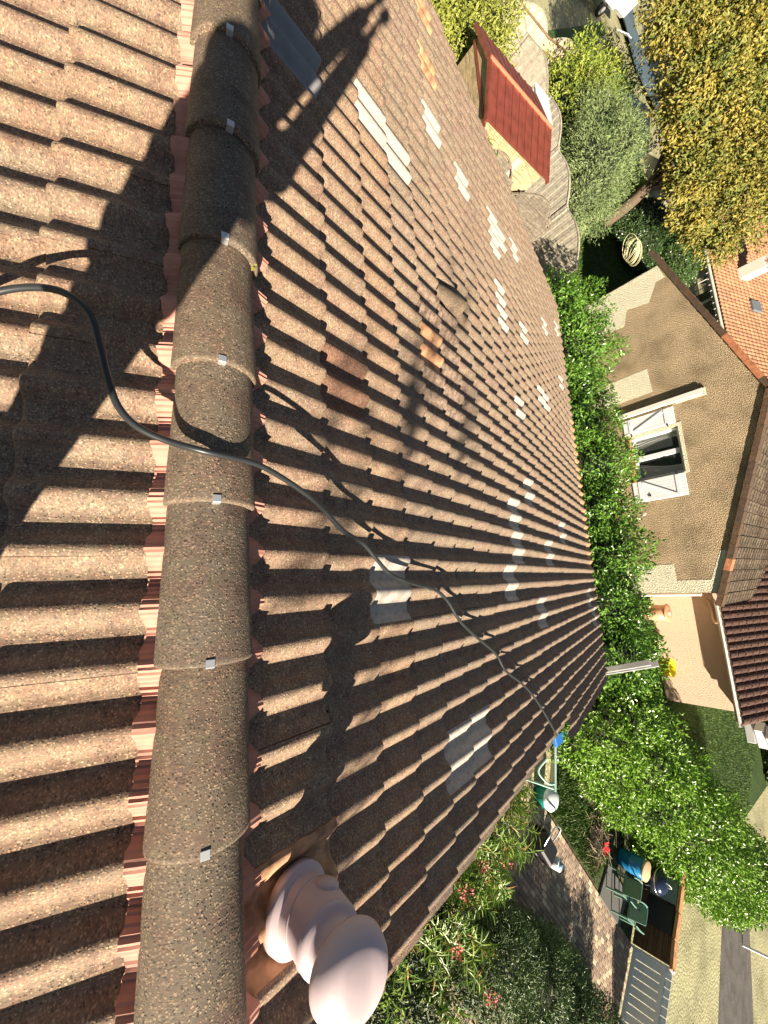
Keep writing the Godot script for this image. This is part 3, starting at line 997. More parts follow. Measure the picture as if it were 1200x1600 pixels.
	for c in tones:
		vm.append(M(c, 0.9, {"map": "grain", "scale": 0.5, "over": "soft", "over_scale": 1.5, "name": "v" + str(c)}))
	var vo := M(lin(0.58, 0.235, 0.115), 0.85, {"over": "soft", "over_scale": 1.2, "bump": 0.1})
	for side in [-1, 1]:
		var d := Vector3(-5.92, -2.06, 0) if side < 0 else Vector3(5.85, -2.02, 0)
		var top := Vector3(ax, ay + 0.10, Z - 0.03)
		var u := Vector3(0, 0, 1) if side < 0 else Vector3(0, 0, -1)
		var o := top + (Vector3(0, 0, -9.3) if side < 0 else Vector3.ZERO)
		slope(h, o, u, d, 29, 18, 0.31, 0.345, tm, tmat, lin(0.42, 0.36, 0.28), lin(0.30, 0.225, 0.16), 5 if side > 0 else 0)
		var dn := d.normalized()
		var nn: Vector3 = Vector3(-dn.y, dn.x, 0) * (1.0 if side > 0 else -1.0)
		for k in 18:
			s = tool()
			var c := top + dn * (k * 0.345 + 0.175)
			bx(s, Transform3D(Basis(dn, nn, Vector3(0, 0, 1) * (1.0 if side > 0 else -1.0)).rotated(Vector3.FORWARD, 0.035 * side), c + nn * 0.045 - Vector3(0, 0, 0.02)), Vector3(0.365, 0.03, 0.26), 0.008)
			bx(s, Transform3D(Basis(dn, nn, Vector3(0, 0, 1) * (1.0 if side > 0 else -1.0)).rotated(Vector3.FORWARD, 0.035 * side), c - nn * 0.03 + Vector3(0, 0, 0.098)), Vector3(0.365, 0.14, 0.022), 0.008)
			part("verge_tile", s, vo if (side < 0 and k > 0 and k < 6) or (side > 0 and k == 14) else vm[rng.randi() % 4], h)
		s = tool()
		bx(s, Transform3D(Basis(dn, nn, Vector3(0, 0, 1) * (1.0 if side > 0 else -1.0)), top + d * 0.5 - nn * 0.07 + Vector3(0, 0, -4.6)), Vector3(d.length() - 0.1, 0.05, 9.1), 0.004)
		part("roof_boarding", s, M(lin(0.28, 0.22, 0.17), 0.9), h)
	s = tool()
	for k in 24:
		bar(s, Vector3(ax, ay + 0.155, Z + 0.13 - k * 0.38), Vector3(ax, ay + 0.155, Z - 0.27 - k * 0.38), 0.09, 0.26, Vector3.UP, 0.03)
	part("ridge_tile", s, vm[1], h)
	make_garage()
	# coil of pale cable hung at the end of the left eave
	var co := thing("coil", "cream coil of cable hanging off the left eave of the ochre house", "cable coil", Vector3(-9.95, -2.6, -14.25))
	s = tool()
	for k in 11:
		var loop := []
		var tl := rng.randf_range(-0.35, 0.35)
		for i in 25:
			var a := TAU * i / 24.0
			loop.append(Vector3(-10.0, -2.78, -14.2) + Vector3(cos(a) * 0.36, sin(a) * 0.3, sin(a + tl * 2.0) * 0.26 + k * 0.035))
		tube(s, loop, 0.0075, 5)
	part("loops", s, M(lin(0.66, 0.62, 0.38), 0.6), co)

func make_garage() -> void:
	var Z := -17.0
	var g := thing("garage", "low peach rendered garage wing with dark red tiled roof and white gutter", "garage", Vector3(3.4, G, Z))
	var peach := M(lin(0.88, 0.66, 0.48), 0.95, {"bump": 2.2, "scale": 1.6, "name": "peach"})
	var s := tool()
	xy(s, 1.55, G, 5.36, -2.95, Z - 0.25, Z)
	xy(s, 5.11, G, 5.36, -2.96, Z - 8.0, Z - 0.252)
	prism(s, [[5.11, -2.95], [5.36, -2.95], [5.36, -2.9], [5.11, -2.9]], Z - 8.0, Z)
	part("wall", s, peach, g)
	# roof sloping up away from us; lower eave over the wall
	var o := Vector3(5.62, -1.05, -21.9)
	var d := Vector3(0, -1.80, 5.28)
	var tm := flat_tile_mesh(0.245, 0.38, 1, 0.075)
	slope(g, o, Vector3(-1, 0, 0), d, 36, 16, 0.245, 0.35, tm, M(Color.WHITE, 0.8, {"tint": 1, "map": "grain", "scale": 0.5, "over": "lichen", "over_scale": 1.6, "name": "gtile"}), lin(0.46, 0.24, 0.19), lin(0.40, 0.22, 0.165), 17)
	s = tool()
	var dn := d.normalized()
	var nn := Vector3(0, dn.z, -dn.y)
	bx(s, Transform3D(Basis(Vector3.RIGHT, nn, Vector3.RIGHT.cross(nn)), o + d * 0.5 + Vector3(-4.3, 0, 0) - nn * 0.075), Vector3(8.7, 0.05, 5.55), 0.004)
	part("roof_boarding", s, M(lin(0.20, 0.14, 0.10), 0.9), g)
	s = tool()
	xy(s, 1.6, -3.02, 5.6, -2.86, -16.62, -16.6, 0.004)
	part("fascia", s, M(lin(0.6, 0.52, 0.42), 0.7), g)
	var white := M(lin(0.76, 0.74, 0.69), 0.45)
	s = tool(true)
	for k in 10:    # half-round gutter, lower at its left end
		var a0 := PI + PI * k / 10.0
		var a1 := PI + PI * (k + 1) / 10.0
		for e in [[0.075, 0.067]]:
			var p := [Vector3(1.95, -2.92, -16.52), Vector3(5.66, -2.88, -16.52)]
			var c0 := Vector3(0, sin(a0), cos(a0))
			var c1 := Vector3(0, sin(a1), cos(a1))
			quad_out(s, p[0] + c0 * 0.075, p[1] + c0 * 0.075, p[1] + c1 * 0.075, p[0] + c1 * 0.075, Vector3(3.6, -2.9, -16.52))
			tri(s, p[0] + c0 * 0.066, p[1] + c0 * 0.066, p[1] + c1 * 0.066)
			tri(s, p[0] + c0 * 0.066, p[1] + c1 * 0.066, p[0] + c1 * 0.066)
	s.set_smooth_group(-1)
	xy(s, 1.95, -2.922, 5.66, -2.912, -16.448, -16.436, 0.002)
	xy(s, 1.94, -2.99, 1.95, -2.91, -16.59, -16.45, 0.002)
	xy(s, 5.66, -2.96, 5.67, -2.87, -16.59, -16.45, 0.002)
	part("gutter", s, white, g)
	s = tool()
	tube(s, spline([Vector3(2.55, -2.98, -16.52), Vector3(2.5, -3.1, -16.6), Vector3(2.25, -3.16, -16.8), Vector3(1.95, -3.2, -16.86), Vector3(1.8, -3.3, -16.88)], 5), 0.05, 10)
	part("elbow_pipe", s, M(lin(0.62, 0.42, 0.28), 0.5), g, "peach painted bent pipe below the gutter")
	s = tool()
	tube(s, [Vector3(1.62, -3.2, -16.2), Vector3(1.62, G, -16.2)], 0.05, 12)
	part("downpipe", s, white, g)
	# things on and by its wall
	var b := thing("water_butt", "peach plastic water butt with a flat round lid by the garage wall", "water butt", Vector3(2.25, G, -16.35))
	s = tool(true)
	lathe(s, [Vector2(0.0, 0.0), Vector2(0.24, 0.0), Vector2(0.27, 0.3), Vector2(0.265, 0.66), Vector2(0.0, 0.665)], Transform3D(Basis.IDENTITY, Vector3(2.25, G, -16.35)), 28)
	var ter := M(lin(0.62, 0.33, 0.19), 0.5)
	part("tub", s, ter, b)
	s = tool(true)
	lathe(s, [Vector2(0.0, 0.665), Vector2(0.31, 0.668), Vector2(0.315, 0.70), Vector2(0.29, 0.72), Vector2(0.1, 0.735), Vector2(0.0, 0.735)], Transform3D(Basis.IDENTITY, Vector3(2.25, G, -16.35)), 28)
	part("lid", s, ter, b)
	s = tool(true)
	lathe(s, [Vector2(0.0, 0.735), Vector2(0.085, 0.735), Vector2(0.08, 0.75), Vector2(0.0, 0.752)], Transform3D(Basis.IDENTITY, Vector3(2.25, G, -16.35)), 20)
	part("cap", s, M(lin(0.8, 0.75, 0.62), 0.5), b)
	var y := thing("yellow_tub", "bright yellow ribbed plastic tub standing by the garage wall", "tub", Vector3(4.1, G, -16.4))
	s = tool(true)
	var ym := M(lin(0.82, 0.72, 0.02), 0.4)
	lathe(s, [Vector2(0.0, 0.0), Vector2(0.22, 0.0), Vector2(0.30, 0.5), Vector2(0.32, 0.51), Vector2(0.32, 0.54), Vector2(0.29, 0.54), Vector2(0.2, 0.04), Vector2(0.0, 0.03)], Transform3D(Basis.IDENTITY, Vector3(4.1, G, -16.4)), 24)
	part("body", s, ym, y)
	s = tool()
	for k in 12:
		var a := TAU * k / 12.0
		tube(s, [Vector3(4.1, G + 0.02, -16.4) + Vector3(cos(a), 0, sin(a)) * 0.225, Vector3(4.1, G + 0.5, -16.4) + Vector3(cos(a), 0, sin(a)) * 0.303], 0.014, 5)
	part("rib", s, ym, y)

# ------------------------------------------------------------------ the orange-tiled house behind
func make_back_house() -> void:
	var Z := -26.0
	var h := thing("orange_roof_house", "low cream house with orange tiled roof, chimney and sliding door", "house", Vector3(-14.5, G, Z))
	var s := tool()
	xy(s, -21.0, G, -15.3, -2.75, Z - 0.3, Z)
	xy(s, -15.299, -2.95, -12.0, -2.75, Z - 0.3, Z)
	xy(s, -12.0, G, -7.0, -2.75, Z - 0.3, Z)
	xy(s, -21.0, G, -20.7, -2.75, Z - 8.0, Z - 0.301)
	part("wall", s, M(lin(0.66, 0.62, 0.54), 0.9, {"bump": 0.8}), h)
	s = tool()
	xy(s, -15.3, G, -12.0, -2.95, Z - 2.0, Z - 1.95)
	part("room", s, M(lin(0.03, 0.03, 0.03), 0.8), h)
	var white := M(lin(0.75, 0.75, 0.74), 0.5)
	s = tool()
	for x in [-15.25, -13.68, -12.05]:
		xy(s, x - 0.05, G, x + 0.05, -2.96, Z - 0.15, Z - 0.05)
	xy(s, -15.19, G, -12.11, G + 0.1, Z - 0.15, Z - 0.05)
	xy(s, -15.19, -3.06, -12.11, -2.96, Z - 0.15, Z - 0.05)
	var dr := part("sliding_door", s, white, h)
	var glass := StandardMaterial3D.new()
	glass.transparency = BaseMaterial3D.TRANSPARENCY_ALPHA
	glass.albedo_color = Color(0.5, 0.55, 0.55, 0.1)
	glass.roughness = 0.03
	for x in [-15.2, -13.63]:
		s = tool()
		xy(s, x, G + 0.1, x + 1.5, -3.06, Z - 0.11, Z - 0.1, 0.001)
		part("pane", s, glass, dr)
	s = tool()
	for k in 26:
		tube(s, [Vector3(-20.0 + k * 0.36, -2.78, Z + 0.35), Vector3(-20.0 + k * 0.36, -3.0 - rng.randf() * 0.18, Z + 0.35)], 0.018, 4)
	tube(s, [Vector3(-20.1, -2.78, Z + 0.35), Vector3(-10.8, -2.78, Z + 0.35)], 0.01, 4)
	part("string_light", s, white, h)
	var o := Vector3(-21.4, -0.85, -31.4)
	var d := Vector3(0, -1.82, 5.9)
	# seen from +x the slope rises away from us
	var tm := flat_tile_mesh(0.215, 0.37, 1, 0.06)
	var places := []
	var cols := []
	var dn := d.normalized()
	var b := Basis(Vector3(1, 0, 0), dn, Vector3(1, 0, 0).cross(dn))
	if b.z.y < 0.0:
		b = Basis(Vector3(-1, 0, 0), dn, Vector3(-1, 0, 0).cross(dn))
	for i in 66:
		for k in 18:
			var x := -21.4 + i * 0.215 + (0.215 if b.x.x < 0 else 0.0)
			places.append(Transform3D(b, Vector3(x, o.y, o.z) + dn * (k * 0.343)))
			cols.append(vary(lin(0.50, 0.255, 0.135), lin(0.40, 0.215, 0.125), 0.18))
	many("roof_tile", tm, M(Color.WHITE, 0.85, {"tint": 1, "over": "soft", "over_scale": 0.9, "name": "otile"}), places, cols, h)
	s = tool()
	bx(s, Transform3D(Basis(Vector3.RIGHT, b.z, Vector3.RIGHT.cross(b.z)), o + d * 0.5 + Vector3(7.1, 0, 0) - b.z * 0.07), Vector3(14.2, 0.05, 6.1), 0.004)
	part("roof_boarding", s, M(lin(0.3, 0.16, 0.09), 0.9), h)
	s = tool()
	tube(s, [Vector3(-21.4, -2.78, -25.42), Vector3(-7.2, -2.80, -25.42)], 0.075, 8)
	part("gutter", s, M(lin(0.62, 0.58, 0.5), 0.5), h)
	# chimney and skylight
	s = tool()
	var cx := -15.2
	var cz := -27.9
	xy(s, cx - 0.32, -2.2, cx + 0.32, -0.95, cz - 0.3, cz + 0.3, 0.01)
	var ch := part("chimney", s, M(lin(0.72, 0.68, 0.60), 0.85, {"bump": 0.6}), h)
	s = tool()
	for x in [-0.24, 0.24]:
		for z in [-0.22, 0.22]:
			xy(s, cx + x - 0.05, -0.95, cx + x + 0.05, -0.68, cz + z - 0.05, cz + z + 0.05)
	xy(s, cx - 0.36, -0.68, cx + 0.36, -0.61, cz - 0.34, cz + 0.34, 0.01)
	part("chimney_cap", s, M(lin(0.66, 0.64, 0.6), 0.8), ch)
	s = tool()
	tube(s, [Vector3(cx - 0.1, -0.61, cz), Vector3(cx - 0.1, 0.1, cz)], 0.02, 6)
	for k in 5:
		tube(s, [Vector3(cx - 0.5, -0.2 + k * 0.06, cz), Vector3(cx + 0.3, -0.2 + k * 0.06, cz + 0.1)], 0.008, 4)
	part("aerial", s, M(lin(0.5, 0.5, 0.5), 0.4, {"metal": 0.6}), ch)
	s = tool()
	bx(s, Transform3D(Basis(Vector3.RIGHT, b.z, Vector3.RIGHT.cross(b.z)), Vector3(-13.3, -1.78, -28.35) + b.z * 0.07), Vector3(0.62, 0.12, 0.75), 0.01)
	part("skylight", s, M(lin(0.16, 0.18, 0.2), 0.25), h)
	# green glazed awning frame at the roof's far side
	var a := thing("pergola", "white wire framed arched pergola behind the orange tiled roof", "pergola", Vector3(-20.0, G, -33.0))
	s = tool()
	for k in 4:
		var x := -21.5 + k * 1.6
		tube(s, spline([Vector3(x, G, -32.6), Vector3(x, -1.2, -32.6), Vector3(x, -0.4, -33.4), Vector3(x, -1.2, -34.4), Vector3(x, G, -34.4)], 5), 0.03, 5)
	for y in [-1.2, -0.5]:
		tube(s, [Vector3(-21.6, y, -32.7), Vector3(-16.6, y, -32.7)], 0.025, 5)
	part("frame", s, white, a)

# ------------------------------------------------------------------ fences
func fence_panel(label: String, group: String, a: Vector3, b: Vector3, y_side: float, y_mid: float, c: Color, boards: int, vertical := true, flip := 1.0) -> void:
	var mid := (a + b) * 0.5
	var p := thing("fence_panel", label, "fence panel", Vector3(mid.x, G, mid.z), group)
	var along := (b - a).normalized()
	var ln := (b - a).length()
	var out := along.cross(Vector3.UP).normalized() * flip
	var wm := []
	for k in 3:
		var cc := vary(c, c * 0.8, 0.08)
		wm.append(M(cc, 0.85, {"map": "woodv" if vertical else "wood", "scale": 0.6, "over": "soft", "over_scale": 1.3, "bump": 0.3, "relief": "woodv" if vertical else "wood", "name": "f%d%s" % [k, str(cc)]}))
	var rows := boards
	if vertical:
		for i in boards:
			var f0 := float(i) / boards
			var f1 := float(i + 1) / boards
			var p0 := a + along * (ln * f0 + 0.003)
			var p1 := a + along * (ln * f1 - 0.003)
			var h0 := lerpf(y_side, y_mid, sin(f0 * PI))
			var h1 := lerpf(y_side, y_mid, sin(f1 * PI))
			var s := tool()
			var o2 := out * 0.018 * (1.0 if i % 2 else 0.6)
			var q := [Vector3(p0.x, G + 0.04, p0.z), Vector3(p1.x, G + 0.04, p1.z), Vector3(p1.x, h1, p1.z), Vector3(p0.x, h0, p0.z)]
			var m := Vector3.ZERO
			for v in q:
				m += v * 0.25
			quad_out(s, q[0] + o2, q[1] + o2, q[2] + o2, q[3] + o2, m)
			quad_out(s, q[0] - o2, q[1] - o2, q[2] - o2, q[3] - o2, m)
			for e in 4:
				quad_out(s, q[e] + o2, q[(e + 1) % 4] + o2, q[(e + 1) % 4] - o2, q[e] - o2, m)
			part("board", s, wm[rng.randi() % 3], p)
	else:
		for i in rows:
			var y0 := lerpf(G + 0.06, y_mid - 0.03, float(i) / rows)
			var y1 := lerpf(G + 0.06, y_mid - 0.03, float(i + 1) / rows) - 0.012
			# the arched head clips the upper boards
			var cut := 0.0
			if y1 > y_side - 0.05:
				cut = 0.5 - sqrt(maxf(0.0, 0.25 - pow((y1 - y_side + 0.05) / (y_mid - y_side + 0.05) * 0.5, 2.0)))
			var s := tool()
			var pa := a + along * (ln * cut)
			var pb := b - along * (ln * cut)
			if (pb - pa).length() < 0.15:
				continue
			bar(s, Vector3(pa.x, (y0 + y1) * 0.5, pa.z) + out * 0.01, Vector3(pb.x, (y0 + y1) * 0.5, pb.z) + out * 0.01, y1 - y0, 0.022, Vector3.UP, 0.005)
			part("board", s, wm[rng.randi() % 3], p)
	var fm := M(c * 0.95, 0.85, {"map": "wood", "scale": 0.6, "over": "soft", "over_scale": 1.3, "name": "ff" + str(c)})
	for e in [0.0, 1.0]:
		var s := tool()
		var q := a + along * (0.02 if e == 0.0 else ln - 0.02)
		xy_post(s, q, G, y_side + 0.06, 0.08)
		part("post", s, fm, p)
	var sr := tool()
	for y in ([G + 0.35, G + 1.0, G + 1.38] if vertical else [G + 0.1]):
		bar(sr, Vector3(a.x, y, a.z) + out * 0.04, Vector3(b.x, y, b.z) + out * 0.04, 0.06, 0.035)
	part("rail", sr, M(lin(0.33, 0.22, 0.13), 0.85, {"map": "wood", "scale": 0.6, "name": "rail"}), p)
	# arched capping strip
	var cp := []
	for i in 13:
		var f := i / 12.0
		var q := a.lerp(b, f)
		cp.append(Vector3(q.x, lerpf(y_side, y_mid, sin(f * PI)) + 0.02, q.z))
	var st := tool()
	for i in 12:
		bar(st, cp[i], cp[i + 1], 0.03, 0.06)
	part("cap_rail", st, fm, p)

func xy_post(s: SurfaceTool, q: Vector3, y0: float, y1: float, w: float) -> void:
	box(s, Vector3(q.x, (y0 + y1) * 0.5, q.z), Vector3(w, y1 - y0, w), 0.006)

func make_fences() -> void:
	var grey := lin(0.92, 0.85, 0.70)
	var grp := "scalloped wooden fence panels along the back of the garden"
	var xs := [-8.2, -10.4, -12.6, -14.75]
	var labs := ["arched fence panel beside the hedge, half in the hedge's shadow", "arched fence panel behind the red shed's rear corner and olive tree", "arched fence panel furthest left before the corner, behind the shed roof"]
	for i in 3:
		fence_panel(labs[i], grp, Vector3(xs[i] - 0.03, 0, -11.0), Vector3(xs[i + 1] + 0.03, 0, -11.0), -3.42, -3.2, [grey, lin(0.94, 0.88, 0.74), lin(0.88, 0.82, 0.70)][i], 13)
	fence_panel("grey arched fence panel turning towards us behind the leafy bush", grp, Vector3(-14.8, 0, -10.95), Vector3(-16.6, 0, -10.2), -3.5, -3.22, lin(0.66, 0.60, 0.50), 13)
	fence_panel("grey arched fence panel at the picture's top edge", grp, Vector3(-16.65, 0, -10.15), Vector3(-17.7, 0, -8.4), -3.5, -3.22, lin(0.66, 0.60, 0.50), 13)
	var cg := "cream wooden fence panels beyond the side lane"
	fence_panel("pale cream arched fence panel nearest the top edge, in full sun", cg, Vector3(-18.5, 0, -10.2), Vector3(-18.8, 0, -12.2), -3.75, -3.35, lin(0.88, 0.80, 0.60), 12)
	fence_panel("pale cream arched fence panel running into the green shrub", cg, Vector3(-18.85, 0, -12.25), Vector3(-19.9, 0, -14.4), -3.75, -3.35, lin(0.88, 0.80, 0.60), 12)
	var dg := "weathered arched screens between house and shed"
	fence_panel("dark weathered arched screen of horizontal boards with a shaded foot", dg, Vector3(-9.2, 0, -10.0), Vector3(-9.3, 0, -8.26), -3.62, -3.15, lin(0.40, 0.34, 0.27), 9, false, -1.0)
	fence_panel("smaller dark weathered arched screen nearer the roof edge", dg, Vector3(-9.32, 0, -8.2), Vector3(-9.6, 0, -6.7), -3.62, -3.15, lin(0.40, 0.34, 0.27), 9, false, -1.0)
	var c := thing("cabinet", "white resin garden cabinet with a lid against the fence", "cabinet", Vector3(-13.75, G, -10.35))
	var s := tool()
	var wm := M(lin(0.78, 0.80, 0.83), 0.4)
	box(s, Vector3(-13.75, G + 0.8, -10.35), Vector3(1.15, 1.6, 0.65), 0.02)
	part("body", s, wm, c)
	s = tool()
	box(s, Vector3(-13.75, G + 1.64, -10.33), Vector3(1.22, 0.07, 0.72), 0.02)
	part("lid", s, wm, c)
	s = tool()
	box(s, Vector3(-14.03, G + 0.8, -10.015), Vector3(0.54, 1.5, 0.015), 0.004)
	part("door", s, wm, c)
	s = tool()
	box(s, Vector3(-13.46, G + 0.8, -10.015), Vector3(0.54, 1.5, 0.015), 0.004)
	part("door", s, wm, c)

# ------------------------------------------------------------------ the red-roofed shed
func make_shed() -> void:
	var h := thing("shed", "cream garden shed with a ribbed red metal roof", "shed", Vector3(-10.75, G, -7.8))
	var z0 := -8.66
	var z1 := -6.5
	var x0 := -12.05
	var x1 := -9.5
	var rx := -10.8
	var ry := -2.6
	var ey := -2.86
	var cream := lin(0.70, 0.55, 0.33)
	var cm := [M(cream, 0.6, {"map": "wood", "scale": 0.7, "name": "c1"}), M(cream * 0.93, 0.6, {"map": "wood", "scale": 0.7, "name": "c2"})]
	for i in 14:
		var za := lerpf(z0, z1, i / 14.0)
		var zb := lerpf(z0, z1, (i + 1) / 14.0) - 0.004
		var s := tool()
		xy(s, x1 - 0.03, G, x1, -2.92, za, zb, 0.005)
		part("board", s, cm[i % 2], h)
	for e in [z0, z1]:
		for i in 9:
			var a := lerpf(x0, x1, i / 9.0)
			var b := lerpf(x0, x1, (i + 1) / 9.0) - 0.004
			var s := tool()
			var ta := ry - absf(a - rx) * 0.18 - 0.06
			var tb := ry - absf(b - rx) * 0.18 - 0.06
			prism(s, [[a, G], [b, G], [b, tb], [a, ta]], e - 0.015, e + 0.015)
			part("board", s, cm[i % 2], h)
	var s := tool()
	xy(s, x0, G, x0 + 0.03, -2.92, z0, z1)
	part("wall", s, cm[1], h)
	var redm := M(lin(0.25, 0.062, 0.04), 0.42, {"metal": 0.1, "over": "soft", "over_scale": 0.6})
	s = tool()
	for e in [z1 + 0.025]:
		bar(s, Vector3(x0 - 0.05, ey - 0.18, e), Vector3(x1 + 0.05, ey - 0.18, e), 0.07, 0.03)
	part("trim", s, redm, h)
	for side in [-1, 1]:
		var top := Vector3(rx, ry, 0)
		var low := Vector3(x0 - 0.18 if side < 0 else x1 + 0.16, 0, 0)
		low.y = ry - absf(low.x - rx) * 0.18
		var dn := (low - top).normalized()
		var nn: Vector3 = Vector3(-dn.y, dn.x, 0) * side
		for i in 9:
			s = tool()
			var za := lerpf(z0 - 0.16, z1 + 0.16, i / 9.0)
			var zb := lerpf(z0 - 0.16, z1 + 0.16, (i + 1) / 9.0)
			var c := (top + low) * 0.5 + Vector3(0, 0, (za + zb) * 0.5)
			bx(s, Transform3D(Basis(dn, nn, dn.cross(nn)), c), Vector3((low - top).length(), 0.02, zb - za - 0.003), 0.003)
			bx(s, Transform3D(Basis(dn, nn, dn.cross(nn)), c + nn * 0.018 + Vector3(0, 0, (zb - za) * 0.5 - 0.012)), Vector3((low - top).length(), 0.024, 0.018), 0.004)
			part("roof_sheet", s, redm, h)
	s = tool()
	tube(s, [Vector3(rx, ry + 0.02, z0 - 0.18), Vector3(rx, ry + 0.02, z1 + 0.18)], 0.045, 8)
	part("ridge_cap", s, M(lin(0.55, 0.16, 0.09), 0.45), h)
	s = tool()
	for e in [z0 - 0.17, z1 + 0.17]:
		for side in [-1, 1]:
			var lx := x0 - 0.18 if side < 0 else x1 + 0.16
			bar(s, Vector3(rx, ry - 0.03, e), Vector3(lx, ry - absf(lx - rx) * 0.18 - 0.03, e), 0.1, 0.03)
	part("barge_board", s, redm, h)
	s = tool()
	xy(s, x1 + 0.002, G + 0.02, x1 + 0.03, -3.0, -7.9, -7.72)
	part("door_post", s, M(lin(0.35, 0.33, 0.3), 0.7), h)

# ------------------------------------------------------------------ what stands in the gardens further off
func make_far_garden() -> void:
	var white := M(lin(0.74, 0.76, 0.79), 0.4)
	# caravan with its wheel towards us
	var c := thing("caravan", "white caravan with a black tyred wheel parked beyond the fences", "caravan", Vector3(-34.1, G, -22.2))
	var t := Transform3D(Basis(Vector3(-0.4, 0, -0.92), Vector3.UP, Vector3(0.92, 0, -0.4)).orthonormalized(), Vector3(-34.1, G, -22.2))
	var s := tool()
	bx(s, t * Transform3D(Basis.IDENTITY, Vector3(-1.2, 1.5, 0)), Vector3(4.6, 1.8, 2.2), 0.12)
	part("body", s, white, c)
	s = tool()
	bx(s, t * Transform3D(Basis.IDENTITY, Vector3(1.95, 1.25, 0)), Vector3(1.7, 1.2, 2.0), 0.2)
	part("front", s, white, c)
	s = tool()
	bx(s, t * Transform3D(Basis.IDENTITY, Vector3(-1.2, 1.75, 1.105)), Vector3(1.4, 0.6, 0.02), 0.01)
	part("window", s, M(lin(0.06, 0.07, 0.08), 0.15), c)
	for k in 2:
		s = tool(true)
		var wt := t * Transform3D(Basis(Vector3.RIGHT, PI / 2), Vector3(0.1 - k * 2.9, 0.36, 1.02))
		lathe(s, [Vector2(0.2, -0.1), Vector2(0.33, -0.1), Vector2(0.36, -0.06), Vector2(0.36, 0.06), Vector2(0.33, 0.1), Vector2(0.2, 0.1)], wt, 24)
		var wh := part("wheel", s, M(lin(0.02, 0.02, 0.02), 0.8), c)
		s = tool(true)
		lathe(s, [Vector2(0.0, 0.06), Vector2(0.1, 0.07), Vector2(0.2, 0.11), Vector2(0.205, -0.09), Vector2(0.0, -0.09)], wt, 20)
		part("rim", s, M(lin(0.6, 0.6, 0.6), 0.4), wh)
	s = tool()
	for k in 2:
		bar(s, t * Vector3(3.2 + k * 0.55, 0.3, 0.9), t * Vector3(3.2 + k * 0.55, 0.75, 1.7), 0.05, 0.05)
	for k in 4:
		bar(s, t * Vector3(3.2, 0.32 + k * 0.13, 0.95 + k * 0.23), t * Vector3(3.75, 0.32 + k * 0.13, 0.95 + k * 0.23), 0.04, 0.06)
	part("step", s, white, c)
	# second white box body at the very top of the picture
	var v := thing("storage_container", "white flat roofed cabin with a long fascia at the top edge", "cabin", Vector3(-30.9, G, -17.2))
	t = Transform3D(Basis(Vector3.UP, 0.75), Vector3(-30.9, G, -17.2))
	s = tool()
	bx(s, t * Transform3D(Basis.IDENTITY, Vector3(0, 1.0, 0)), Vector3(2.8, 2.0, 2.2), 0.03)
	part("body", s, M(lin(0.6, 0.6, 0.6), 0.5), v)
	s = tool()
	bx(s, t * Transform3D(Basis.IDENTITY, Vector3(0, 2.06, 0)), Vector3(3.2, 0.12, 2.6), 0.02)
	part("roof", s, white, v)
	s = tool()
	bx(s, t * Transform3D(Basis.IDENTITY, Vector3(0.7, 1.0, 1.11)), Vector3(0.8, 1.8, 0.03), 0.01)
	part("door", s, M(lin(0.5, 0.5, 0.52), 0.5), v)
	# blue tarpaulin
	var tp := thing("tarpaulin", "blue grey tarpaulin spread on the ground beside the caravan", "tarpaulin", Vector3(-38.0, G, -29.5))
	s = tool(true)
	var g := []
	for i in 9:
		var line := []
		for j in 9:
			line.append(Vector3(-38.0 + (i - 4) * 1.1 + (j - 4) * 0.3, G + 0.06 + 0.18 * sin(i * 1.3) * cos(j * 1.1) + 0.2, -29.5 + (j - 4) * 0.55 - (i - 4) * 0.75))
		g.append(line)
	for i in 8:
		for j in 8:
			quad_out(s, g[i][j], g[i + 1][j], g[i + 1][j + 1], g[i][j + 1], Vector3(-38, G - 5, -29))
	part("sheet", s, M(lin(0.09, 0.13, 0.16), 0.6), tp)
	# white parasol half hidden by the yellow tree
	var p := thing("parasol", "white open parasol half hidden behind the yellow leaved tree", "parasol", Vector3(-18.9, G, -18.0))
	s = tool()
	tube(s, [Vector3(-18.9, G, -18.0), Vector3(-18.9, -2.5, -18.0)], 0.03, 8)
	part("pole", s, M(lin(0.4, 0.4, 0.4), 0.4), p)
	var cm := M(lin(0.72, 0.74, 0.80), 0.8, {"backlight": Color(0.3, 0.3, 0.3)})
	for k in 6:
		s = tool()
		var a := TAU * k / 6.0 + 0.3
		var b := TAU * (k + 1) / 6.0 + 0.3
		var top := Vector3(-18.9, -2.35, -18.0)
		var pa := top + Vector3(cos(a) * 1.35, -0.55, sin(a) * 1.35)
		var pb := top + Vector3(cos(b) * 1.35, -0.55, sin(b) * 1.35)
		tri_out(s, top, pa, pb, top - Vector3(0, 3, 0))
		quad_out(s, pa, pb, pb - Vector3(0, 0.16, 0), pa - Vector3(0, 0.16, 0), top - Vector3(0, 0.7, 0))
		part("canopy_panel", s, cm, p)
	# low cream garden wall in front of a terrace of planks
	var w := thing("garden_wall", "low cream rendered garden wall with flat coping, dappled by tree shade", "wall", Vector3(-20.5, G, -20.9))
	s = tool()
	bar(s, Vector3(-15.4, -4.6, -16.3), Vector3(-27.6, -4.6, -28.6), 0.8, 0.25)
	part("wall", s, M(lin(0.62, 0.55, 0.40), 0.9, {"bump": 0.8}), w)
	s = tool()
	for k in 14:
		var f0 := k / 14.0 + 0.001
		var f1 := (k + 1) / 14.0 - 0.001
		var a := Vector3(-15.4, -4.17, -16.3).lerp(Vector3(-27.6, -4.17, -28.6), f0)
		var b := Vector3(-15.4, -4.17, -16.3).lerp(Vector3(-27.6, -4.17, -28.6), f1)
		bar(s, a, b, 0.06, 0.36)
	part("coping", s, M(lin(0.52, 0.47, 0.38), 0.9, {"bump": 0.3}), w)
